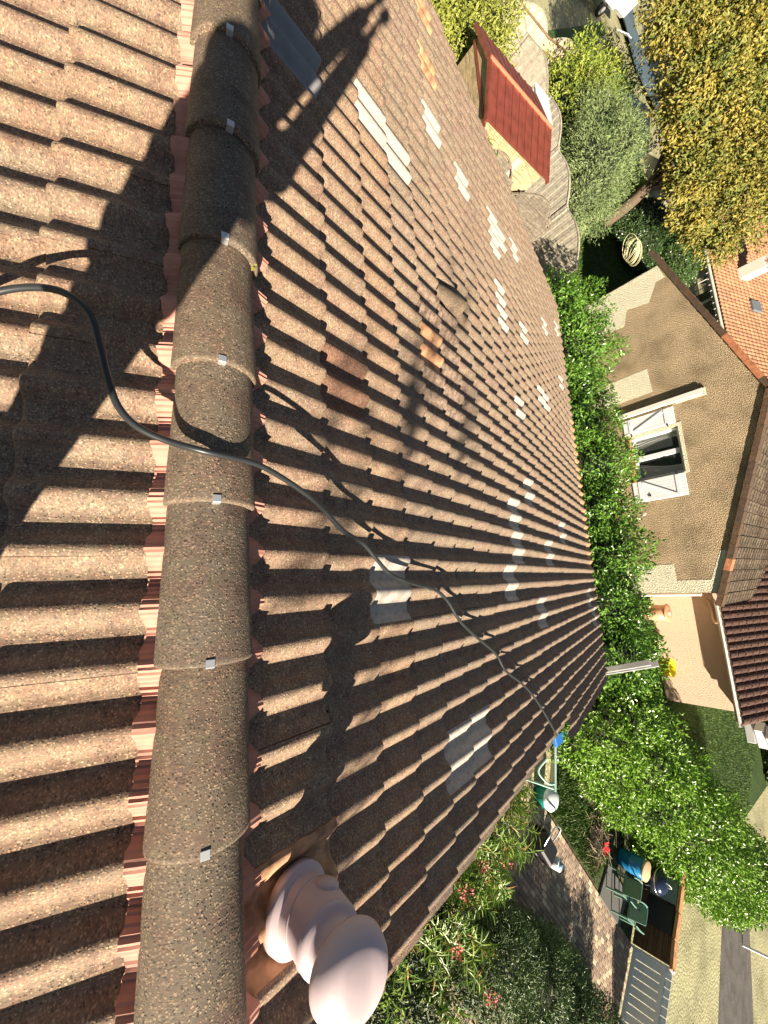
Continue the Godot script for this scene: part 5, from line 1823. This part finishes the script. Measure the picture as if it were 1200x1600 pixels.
	b = [[Vector3(-9.35, -4.0, -6.6), Vector3(0.42, 0.75, 0.5)], [Vector3(-9.5, -4.2, -5.9), Vector3(0.5, 0.7, 0.6)], [Vector3(-9.6, -3.9, -7.1), Vector3(0.4, 0.7, 0.4)]]
	core(h, b, 0.6, dark)
	crown(h, b, 5200, leaf_mesh(0.26, 0.04, 0.3, 0.4), glossy, lin(0.10, 0.20, 0.03), lin(0.18, 0.30, 0.06), {"lump": 0.2})
	# low plants in the neighbour's garden
	h = thing("golden_shrub", "small yellow green shrub on the sunny lawn corner", "shrub", Vector3(-18.8, G, -20.9))
	b = [[Vector3(-18.6, -4.5, -20.6), Vector3(1.0, 0.6, 0.9)], [Vector3(-19.6, -4.5, -21.8), Vector3(1.0, 0.6, 0.9)]]
	core(h, b, 0.7, dark)
	crown(h, b, 5000, leaf_mesh(0.15, 0.08), matt, lin(0.20, 0.30, 0.03), lin(0.32, 0.40, 0.05), {"lump": 0.25})
	var clip := leaf_mesh(0.11, 0.06)
	h = thing("clipped_shrub", "dark green clipped round shrub nearer the lawn, beyond the ochre gable", "shrub", Vector3(-15.6, G, -20.8), "dark clipped shrubs behind the gable")
	b = [[Vector3(-15.4, -4.4, -20.4), Vector3(1.5, 1.0, 1.5)], [Vector3(-16.6, -4.3, -21.9), Vector3(1.5, 1.1, 1.4)]]
	core(h, b, 0.88, dark)
	crown(h, b, 15000, clip, glossy, lin(0.03, 0.065, 0.02), lin(0.055, 0.10, 0.03), {"lump": 0.07, "gap": 0.3, "depth": 0.15})
	h = thing("clipped_shrub", "dark green clipped shrub growing against the cream house wall", "shrub", Vector3(-15.0, G, -23.6), "dark clipped shrubs behind the gable")
	b = [[Vector3(-14.5, -4.2, -22.8), Vector3(1.3, 1.15, 1.3)], [Vector3(-15.6, -4.0, -24.2), Vector3(1.5, 1.3, 1.3)], [Vector3(-17.0, -4.1, -25.0), Vector3(1.3, 1.2, 1.1)]]
	core(h, b, 0.88, dark)
	crown(h, b, 16000, clip, glossy, lin(0.04, 0.085, 0.022), lin(0.075, 0.14, 0.035), {"lump": 0.09, "gap": 0.3, "depth": 0.15})
	# trees far behind the houses
	var spots := [[-24.0, -1.6, -36.0, 3.0, "round green tree directly behind the orange roof's chimney"], [-17.5, -1.8, -37.0, 2.8, "green tree behind the orange roof's ridge, right of the chimney"], [-33.0, -1.2, -34.0, 3.6, "green tree showing through the top of the autumn crown"], [-9.0, -2.2, -44.0, 3.4, "distant green tree beyond the ochre gable's peak"], [13.0, -3.3, -33.0, 2.4, "dark green bush at the right edge beyond the garage lawn"], [9.6, -4.1, -28.5, 1.4, "low dark bush by the garage's far corner"]]
	for q in spots:
		h = thing("background_tree", q[4], "tree", Vector3(q[0], G, q[2]), "green trees in the background")
		var r: float = q[3]
		b = [[Vector3(q[0], q[1], q[2]), Vector3(r, r * 0.85, r)], [Vector3(q[0] + r * 0.6, q[1] - 0.5, q[2] + 0.4), Vector3(r * 0.7, r * 0.6, r * 0.7)], [Vector3(q[0] - r * 0.6, q[1] - 0.3, q[2] - 0.3), Vector3(r * 0.7, r * 0.65, r * 0.7)]]
		core(h, b, 0.7, dark)
		crown(h, b, 9000, leaf_mesh(0.3, 0.15), matt, lin(0.05, 0.10, 0.025), lin(0.10, 0.16, 0.04), {"lump": 0.3, "freq": 0.5})
		s = tool()
		tube(s, [Vector3(q[0], G, q[2]), Vector3(q[0] + 0.1, q[1], q[2])], r * 0.07, 7, r * 0.04)
		part("trunk", s, bark, h)
	# oleander with whorls of long leaves and pink flowers
	h = thing("oleander", "oleander bush with pink flower heads beside the patio trolley", "bush", Vector3(4.6, G, -5.0))
	oleander(h, Vector3(4.6, G, -5.1), bark, 1.0, 140)
	h = thing("oleander", "taller bright oleander clump close under the verge, nearest the bottom edge", "bush", Vector3(5.3, G, -3.9))
	oleander(h, Vector3(5.3, G, -3.9), bark, 1.12, 70)
	# dark olive bush and deep shade shrub at the bottom edge
	h = thing("grey_bush", "dark grey green fine leaved bush at the bottom edge by the gate", "bush", Vector3(9.2, G, -8.3))
	b = [[Vector3(8.5, -4.6, -7.4), Vector3(0.95, 0.6, 0.85)], [Vector3(9.5, -4.6, -8.3), Vector3(0.95, 0.65, 0.85)], [Vector3(10.6, -4.6, -9.2), Vector3(0.8, 0.6, 0.7)], [Vector3(7.6, -4.6, -6.4), Vector3(0.9, 0.6, 0.8)]]
	core(h, b, 0.6, dark)
	crown(h, b, 40000, leaf_mesh(0.085, 0.02), leafm(0.45, Color(0.15, 0.2, 0.08), "greyb"), lin(0.06, 0.11, 0.03), lin(0.13, 0.20, 0.06), {"lump": 0.3, "gap": 0.14})
	stems(h, Vector3(9.2, G, -8.2), [Vector3(8.5, -4.2, -7.5), Vector3(9.5, -4.1, -8.3), Vector3(10.4, -4.2, -9.1)], 0.05, bark, "limb")
	h = thing("shade_shrub", "dark green shrub in deep shade below the verge at the bottom edge", "shrub", Vector3(5.6, G, -3.4))
	b = [[Vector3(4.6, -4.2, -3.2), Vector3(1.3, 0.9, 1.2)], [Vector3(6.0, -4.2, -3.8), Vector3(1.3, 1.0, 1.3)], [Vector3(5.6, -4.3, -2.4), Vector3(1.3, 0.8, 1.0)]]
	core(h, b, 0.55, dark)
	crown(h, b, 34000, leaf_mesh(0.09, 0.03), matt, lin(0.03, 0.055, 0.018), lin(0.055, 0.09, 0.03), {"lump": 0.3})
	# blades of grass on the lawns that show
	var gp := []
	var gc := []
	var l1 := PackedVector2Array([Vector2(2.6, -16.8), Vector2(5.3, -16.9), Vector2(5.6, -24.0), Vector2(9.0, -27.0), Vector2(11.0, -23.0), Vector2(8.6, -15.0), Vector2(5.0, -13.5)])
	var l2 := PackedVector2Array([Vector2(5.3, -9.9), Vector2(6.3, -9.1), Vector2(8.3, -10.6), Vector2(8.2, -11.4), Vector2(7.4, -11.2), Vector2(6.2, -10.4)])
	var l3 := PackedVector2Array([Vector2(-19.0, -17.0), Vector2(-11.0, -11.4), Vector2(-9.5, -14.5), Vector2(-14.0, -22.0), Vector2(-18.0, -21.0)])
	while gp.size() < 40000:
		var k := rng.randi() % 5
		var q := Vector2(rng.randf_range(2.6, 11.0), rng.randf_range(-27.0, -13.5)) if k < 2 else Vector2(rng.randf_range(5.3, 8.4), rng.randf_range(-11.6, -9.1)) if k < 3 else Vector2(rng.randf_range(-19.0, -9.5), rng.randf_range(-22.0, -11.4))
		if not Geometry2D.is_point_in_polygon(q, l1 if k < 2 else l2 if k < 3 else l3):
			continue
		var y := Vector3(rng.randfn(0, 0.4), 1.0, rng.randfn(0, 0.4)).normalized()
		var x := y.cross(Vector3(rng.randfn(), 0, rng.randfn())).normalized()
		gp.append(Transform3D(Basis(x, y, x.cross(y)).scaled(Vector3.ONE * rng.randf_range(0.5, 1.2)), Vector3(q.x, G, q.y)))
		gc.append(vary(lin(0.04, 0.10, 0.012), lin(0.10, 0.17, 0.025), 0.2))
	var gr := many("grass", leaf_mesh(0.11, 0.022, 0.2, 0.3), leafm(0.6, Color(0.3, 0.4, 0.05), "grass"), gp, gc, self)
	gr.set_meta("label", "short green lawn grass beyond the hedges and beside the patio")
	gr.set_meta("category", "grass")
	# tall tree beyond the frame on the sunny side: its tip shades a patch of tiles
	h = thing("tall_sapling", "tall thin tree right of the house whose leader shades the tiles", "tree", Vector3(9.9, G, 2.0))
	s = tool()
	tube(s, spline([Vector3(9.9, G, 2.0), Vector3(9.9, 0.0, 2.0), Vector3(9.8, 3.0, 2.05), Vector3(10.0, 4.6, 1.95)], 5), 0.04, 8, 0.008)
	part("trunk", s, bark, h)
	stems(h, Vector3(9.85, 3.4, 2.03), [Vector3(10.0, 4.4, 2.5), Vector3(9.6, 4.5, 1.5), Vector3(9.9, 4.2, 1.2)], 0.014, bark)
	b = [[Vector3(9.95, 4.45, 2.0), Vector3(0.16, 0.3, 0.2)], [Vector3(9.95, 4.35, 2.5), Vector3(0.16, 0.16, 0.2)], [Vector3(9.6, 4.5, 1.5), Vector3(0.14, 0.16, 0.2)], [Vector3(9.9, 4.15, 1.2), Vector3(0.12, 0.12, 0.22)], [Vector3(9.85, 3.6, 2.05), Vector3(0.1, 0.25, 0.1)]]
	crown(h, b, 150, leaf_mesh(0.14, 0.06), matt, lin(0.04, 0.08, 0.03), lin(0.07, 0.12, 0.04), {"lump": 0.35, "gap": 0.1, "depth": 0.9})

func oleander(h: Node3D, foot: Vector3, bark: Material, tall: float, shoots: int) -> void:
	var places := []
	var cols := []
	var fl := []
	var fc := []
	var s := tool()
	for k in shoots:
		var a := rng.randf() * TAU
		var rad := sqrt(rng.randf()) * 1.4
		var top := foot + Vector3(cos(a) * rad * 0.95, (0.9 + 1.35 * (1.0 - pow(rad / 1.6, 2.0)) * rng.randf_range(0.6, 1.0)) * tall, sin(a) * rad * 1.05)
		var start := foot + Vector3(cos(a) * 0.2, 0.1, sin(a) * 0.2)
		var mid := start.lerp(top, 0.55) + Vector3(0, 0.25, 0)
		var sp := spline([start, mid, top], 5)
		if k % 3 == 0:
			tube(s, sp, 0.013, 4, 0.006)
		var dir: Vector3 = (sp[10] - sp[8]).normalized()
		for w in 11:
			var p: Vector3 = top - dir * (w * 0.05)
			for j in 4:
				var an := j * TAU / 4.0 + w * 0.9 + rng.randf() * 0.5
				var sd := dir.cross(Vector3(cos(an), 0.3, sin(an))).normalized()
				var y := (dir * rng.randf_range(0.25, 0.9) + sd * 0.8 + Vector3(0, -0.25, 0)).normalized()
				var z := (dir - y * dir.dot(y)).normalized()
				places.append(Transform3D(Basis(y.cross(z), y, z).scaled(Vector3.ONE * rng.randf_range(0.7, 1.15)), p))
				cols.append(vary(lin(0.10, 0.20, 0.025), lin(0.24, 0.34, 0.05), 0.2) if rng.randf() < 0.93 else vary(lin(0.45, 0.20, 0.08), lin(0.4, 0.3, 0.08), 0.2))
		if rng.randf() < 0.07:
			for j in 26:
				var v := Vector3(rng.randfn(), rng.randfn(), rng.randfn()).normalized()
				var x := v.cross(Vector3.UP).normalized()
				fl.append(Transform3D(Basis(x, v, x.cross(v)), top + dir * 0.05 + v * rng.randf_range(0.02, 0.08)))
				fc.append(vary(lin(0.62, 0.10, 0.13), lin(0.66, 0.26, 0.20), 0.15))
	part("stems", s, bark, h).set_meta("kind", "stuff")
	many("foliage", leaf_mesh(0.19, 0.024, 0.3, 0.12), leafm(0.42, Color(0.3, 0.4, 0.05), "ole"), places, cols, h)
	many("flowers", leaf_mesh(0.04, 0.03), leafm(0.6, Color(0.5, 0.2, 0.2), "flower"), fl, fc, h)

# ------------------------------------------------------------------ the photographer, behind the camera
func sdf_mesh(caps: Array, cell: float, k: float) -> SurfaceTool:
	# surface nets over the smooth union of tapered capsules [a, b, ra, rb]
	var lo := Vector3.INF
	var hi := -Vector3.INF
	for c in caps:
		for e in 2:
			var r: Vector3 = Vector3.ONE * (c[2 + e] + cell * 2.0 + k)
			lo = lo.min(c[e] - r)
			hi = hi.max(c[e] + r)
	var n := Vector3i(((hi - lo) / cell).ceil()) + Vector3i.ONE * 2
	var f := PackedFloat32Array()
	f.resize(n.x * n.y * n.z)
	f.fill(1.0)
	var sx := n.y * n.z
	for c in caps:
		var a: Vector3 = c[0]
		var ab: Vector3 = c[1] - c[0]
		var l2 := maxf(ab.length_squared(), 1e-8)
		var rm: float = maxf(c[2], c[3]) + cell * 2.0 + k
		var p0 := Vector3i(((a.min(c[1]) - Vector3.ONE * rm - lo) / cell).floor()).clamp(Vector3i.ZERO, n - Vector3i.ONE)
		var p1 := Vector3i(((a.max(c[1]) + Vector3.ONE * rm - lo) / cell).ceil()).clamp(Vector3i.ZERO, n - Vector3i.ONE)
		for x in range(p0.x, p1.x + 1):
			for y in range(p0.y, p1.y + 1):
				for z in range(p0.z, p1.z + 1):
					var p := lo + Vector3(x, y, z) * cell
					var t := clampf((p - a).dot(ab) / l2, 0.0, 1.0)
					var d := (p - a - ab * t).length() - lerpf(c[2], c[3], t)
					var i := x * sx + y * n.z + z
					var h := maxf(k - absf(d - f[i]), 0.0) / k
					f[i] = minf(d, f[i]) - h * h * k * 0.25
	var vid := PackedInt32Array()
	vid.resize(f.size())
	vid.fill(-1)
	var vs := PackedVector3Array()
	var corner := [0, sx, n.z, sx + n.z, 1, sx + 1, n.z + 1, sx + n.z + 1]
	for x in n.x - 1:
		for y in n.y - 1:
			for z in n.z - 1:
				var i := x * sx + y * n.z + z
				var first := f[i] < 0.0
				var mixed := false
				for q in 7:
					if (f[i + corner[q + 1]] < 0.0) != first:
						mixed = true
						break
				if not mixed:
					continue
				var sum := Vector3.ZERO
				var cnt := 0
				for e in [[0, 1], [2, 3], [4, 5], [6, 7], [0, 2], [1, 3], [4, 6], [5, 7], [0, 4], [1, 5], [2, 6], [3, 7]]:
					var fa := f[i + corner[e[0]]]
					var fb := f[i + corner[e[1]]]
					if (fa < 0.0) != (fb < 0.0):
						var t := fa / (fa - fb)
						var pa := Vector3(e[0] & 1, (e[0] >> 1) & 1, (e[0] >> 2) & 1)
						var pb := Vector3(e[1] & 1, (e[1] >> 1) & 1, (e[1] >> 2) & 1)
						sum += pa.lerp(pb, t)
						cnt += 1
				vid[i] = vs.size()
				vs.append(lo + (Vector3(x, y, z) + sum / cnt) * cell)
	var s := tool(true)
	for x in range(1, n.x - 1):
		for y in range(1, n.y - 1):
			for z in range(1, n.z - 1):
				var i := x * sx + y * n.z + z
				for ax in 3:
					var st: int = [sx, n.z, 1][ax]
					if (f[i] < 0.0) == (f[i + st] < 0.0):
						continue
					var u: int = [n.z, 1, sx][ax]
					var v: int = [1, sx, n.z][ax]
					var q := [vid[i], vid[i - u], vid[i - u - v], vid[i - v]]
					if q[0] < 0 or q[1] < 0 or q[2] < 0 or q[3] < 0:
						continue
					var p := [vs[q[0]], vs[q[1]], vs[q[2]], vs[q[3]]]
					if f[i] < 0.0:
						tri(s, p[0], p[1], p[2])
						tri(s, p[0], p[2], p[3])
					else:
						tri(s, p[0], p[2], p[1])
						tri(s, p[0], p[3], p[2])
	return s

func hand(caps: Array, wrist: Vector3, fwd: Vector3, palm: Vector3, thumb_side: Vector3) -> void:
	# palm and five bent fingers closing on the phone
	var base := wrist + fwd * 0.085
	var across := thumb_side
	for k in 4:
		var o := across * (0.028 - k * 0.019)
		caps.append([wrist + fwd * 0.012 + o * 0.6, base + o, 0.014, 0.0105])
		var l: float = [0.07, 0.078, 0.072, 0.056][k]
		var a := base + o
		var d := (fwd + palm * 0.35).normalized()
		var b := a + d * l * 0.45
		var d2 := (fwd * 0.35 + palm).normalized()
		var c := b + d2 * l * 0.33
		var d3 := (palm - fwd * 0.5).normalized()
		caps.append([a, b, 0.0100, 0.0092])
		caps.append([b, c, 0.0092, 0.0086])
		caps.append([c, c + d3 * l * 0.25, 0.0086, 0.0075])
	var t0 := wrist + fwd * 0.02 + across * 0.028
	var t1 := t0 + (across + fwd * 0.6).normalized() * 0.04
	var t2 := t1 + (fwd + palm * 0.7).normalized() * 0.032
	caps.append([t0, t1, 0.0145, 0.011])
	caps.append([t1, t2, 0.011, 0.009])

func make_person() -> void:
	var o := Vector3(1.42, -0.245, 0.70)
	var p := thing("person", "person in dark work clothes standing on the near slope holding up a phone", "person", o)
	var P := func(x: float, y: float, z: float) -> Vector3: return o + Vector3(x, y, z)
	var hands := [Vector3(1.34, 1.66, 0.31), Vector3(1.12, 1.66, 0.31)]
	var sh := [P.call(0.19, 1.42, 0.02), P.call(-0.19, 1.42, 0.02)]
	var el := [P.call(0.16, 1.33, -0.17), P.call(-0.26, 1.32, -0.17)]
	var body := []
	var top := []
	body.append([P.call(0, 0.95, 0.02), P.call(0, 1.2, 0.0), 0.14, 0.15])
	body.append([P.call(0, 1.2, 0.0), P.call(0, 1.36, 0.01), 0.15, 0.13])
	body.append([P.call(0, 1.4, 0.02), P.call(0, 1.56, -0.01), 0.062, 0.055])
	body.append([P.call(0, 1.66, -0.02), P.call(0, 1.74, 0.0), 0.082, 0.095])
	body.append([P.call(0, 1.60, -0.06), P.call(0, 1.64, -0.04), 0.05, 0.06])
	body.append([P.call(0, 1.655, -0.115), P.call(0, 1.69, -0.1), 0.016, 0.01])
	for k in 2:
		body.append([P.call(0, 1.4, 0.02), sh[k], 0.07, 0.065])
		body.append([sh[k], el[k], 0.058, 0.046])
		body.append([el[k], hands[k], 0.045, 0.028])
		var x := 0.1 if k == 0 else -0.1
		var fy := -0.03 if k == 0 else 0.05
		var fz := 0.13 if k == 0 else 0.02
		var kn: Vector3 = P.call(x * 1.3, 0.47, fz * 0.8 - 0.02)
		var an: Vector3 = P.call(x * 1.4, 0.09 + fy, fz)
		body.append([P.call(x, 0.92, 0.02), kn, 0.095, 0.06])
		body.append([kn, an, 0.058, 0.04])
		body.append([an + Vector3(0, -0.045, 0.04), an + Vector3(0, -0.06, -0.17), 0.042, 0.036])
		body.append([P.call(x * 0.82, 1.69, -0.01), P.call(x * 0.9, 1.70, 0.0), 0.018, 0.02])
	part("body", sdf_mesh(body, 0.018, 0.045), M(lin(0.46, 0.28, 0.20), 0.6), p)
	for k in 2:
		var caps := []
		var f: Vector3 = (hands[k] - el[k]).normalized()
		var palm := Vector3(-1, 0, 0) if k == 0 else Vector3(1, 0, 0)
		caps.append([hands[k] - f * 0.03, hands[k] + f * 0.01, 0.027, 0.024])
		hand(caps, hands[k], f, (palm - f * palm.dot(f)).normalized(), Vector3(0, 1, 0))
		part("hand", sdf_mesh(caps, 0.004, 0.01), M(lin(0.46, 0.28, 0.20), 0.6), p)
	for c in body.slice(0, 2):
		top.append([c[0], c[1], c[2] + 0.02, c[3] + 0.02])
	for k in 2:
		top.append([P.call(0, 1.4, 0.02), sh[k], 0.092, 0.088])
		top.append([sh[k], el[k], 0.082, 0.064])
		top.append([el[k], el[k].lerp(hands[k], 0.85), 0.068, 0.056])
	part("jacket", sdf_mesh(top, 0.018, 0.04), M(lin(0.05, 0.055, 0.07), 0.85), p)
	var tr := [[P.call(0, 0.93, 0.02), P.call(0, 0.99, 0.02), 0.14, 0.135]]
	for k in 2:
		var x := 0.1 if k == 0 else -0.1
		var fy := -0.03 if k == 0 else 0.05
		var fz := 0.13 if k == 0 else 0.02
		var kn: Vector3 = P.call(x * 1.3, 0.47, fz * 0.8 - 0.02)
		var an: Vector3 = P.call(x * 1.4, 0.13 + fy, fz)
		tr.append([P.call(x, 0.92, 0.02), kn, 0.1, 0.078])
		tr.append([kn, an, 0.08, 0.066])
	part("trousers", sdf_mesh(tr, 0.018, 0.03), M(lin(0.06, 0.065, 0.08), 0.9), p)
	var hair := [[P.call(0, 1.74, 0.015), P.call(0, 1.70, 0.05), 0.1, 0.085]]
	part("hair", sdf_mesh(hair, 0.016, 0.03), M(lin(0.04, 0.025, 0.015), 0.7), p)
	var ph := thing("phone", "dark phone held up in both hands behind the ridge", "phone", Vector3(1.23, 1.72, 0.24))
	var s := tool()
	bx(s, Transform3D(Basis(Vector3(0, 0, 1), 0.05) * Basis(Vector3(1, 0, 0), -0.6), Vector3(1.23, 1.74, 0.235)), Vector3(0.17, 0.085, 0.01), 0.003)
	part("case", s, M(lin(0.02, 0.02, 0.022), 0.3), ph)
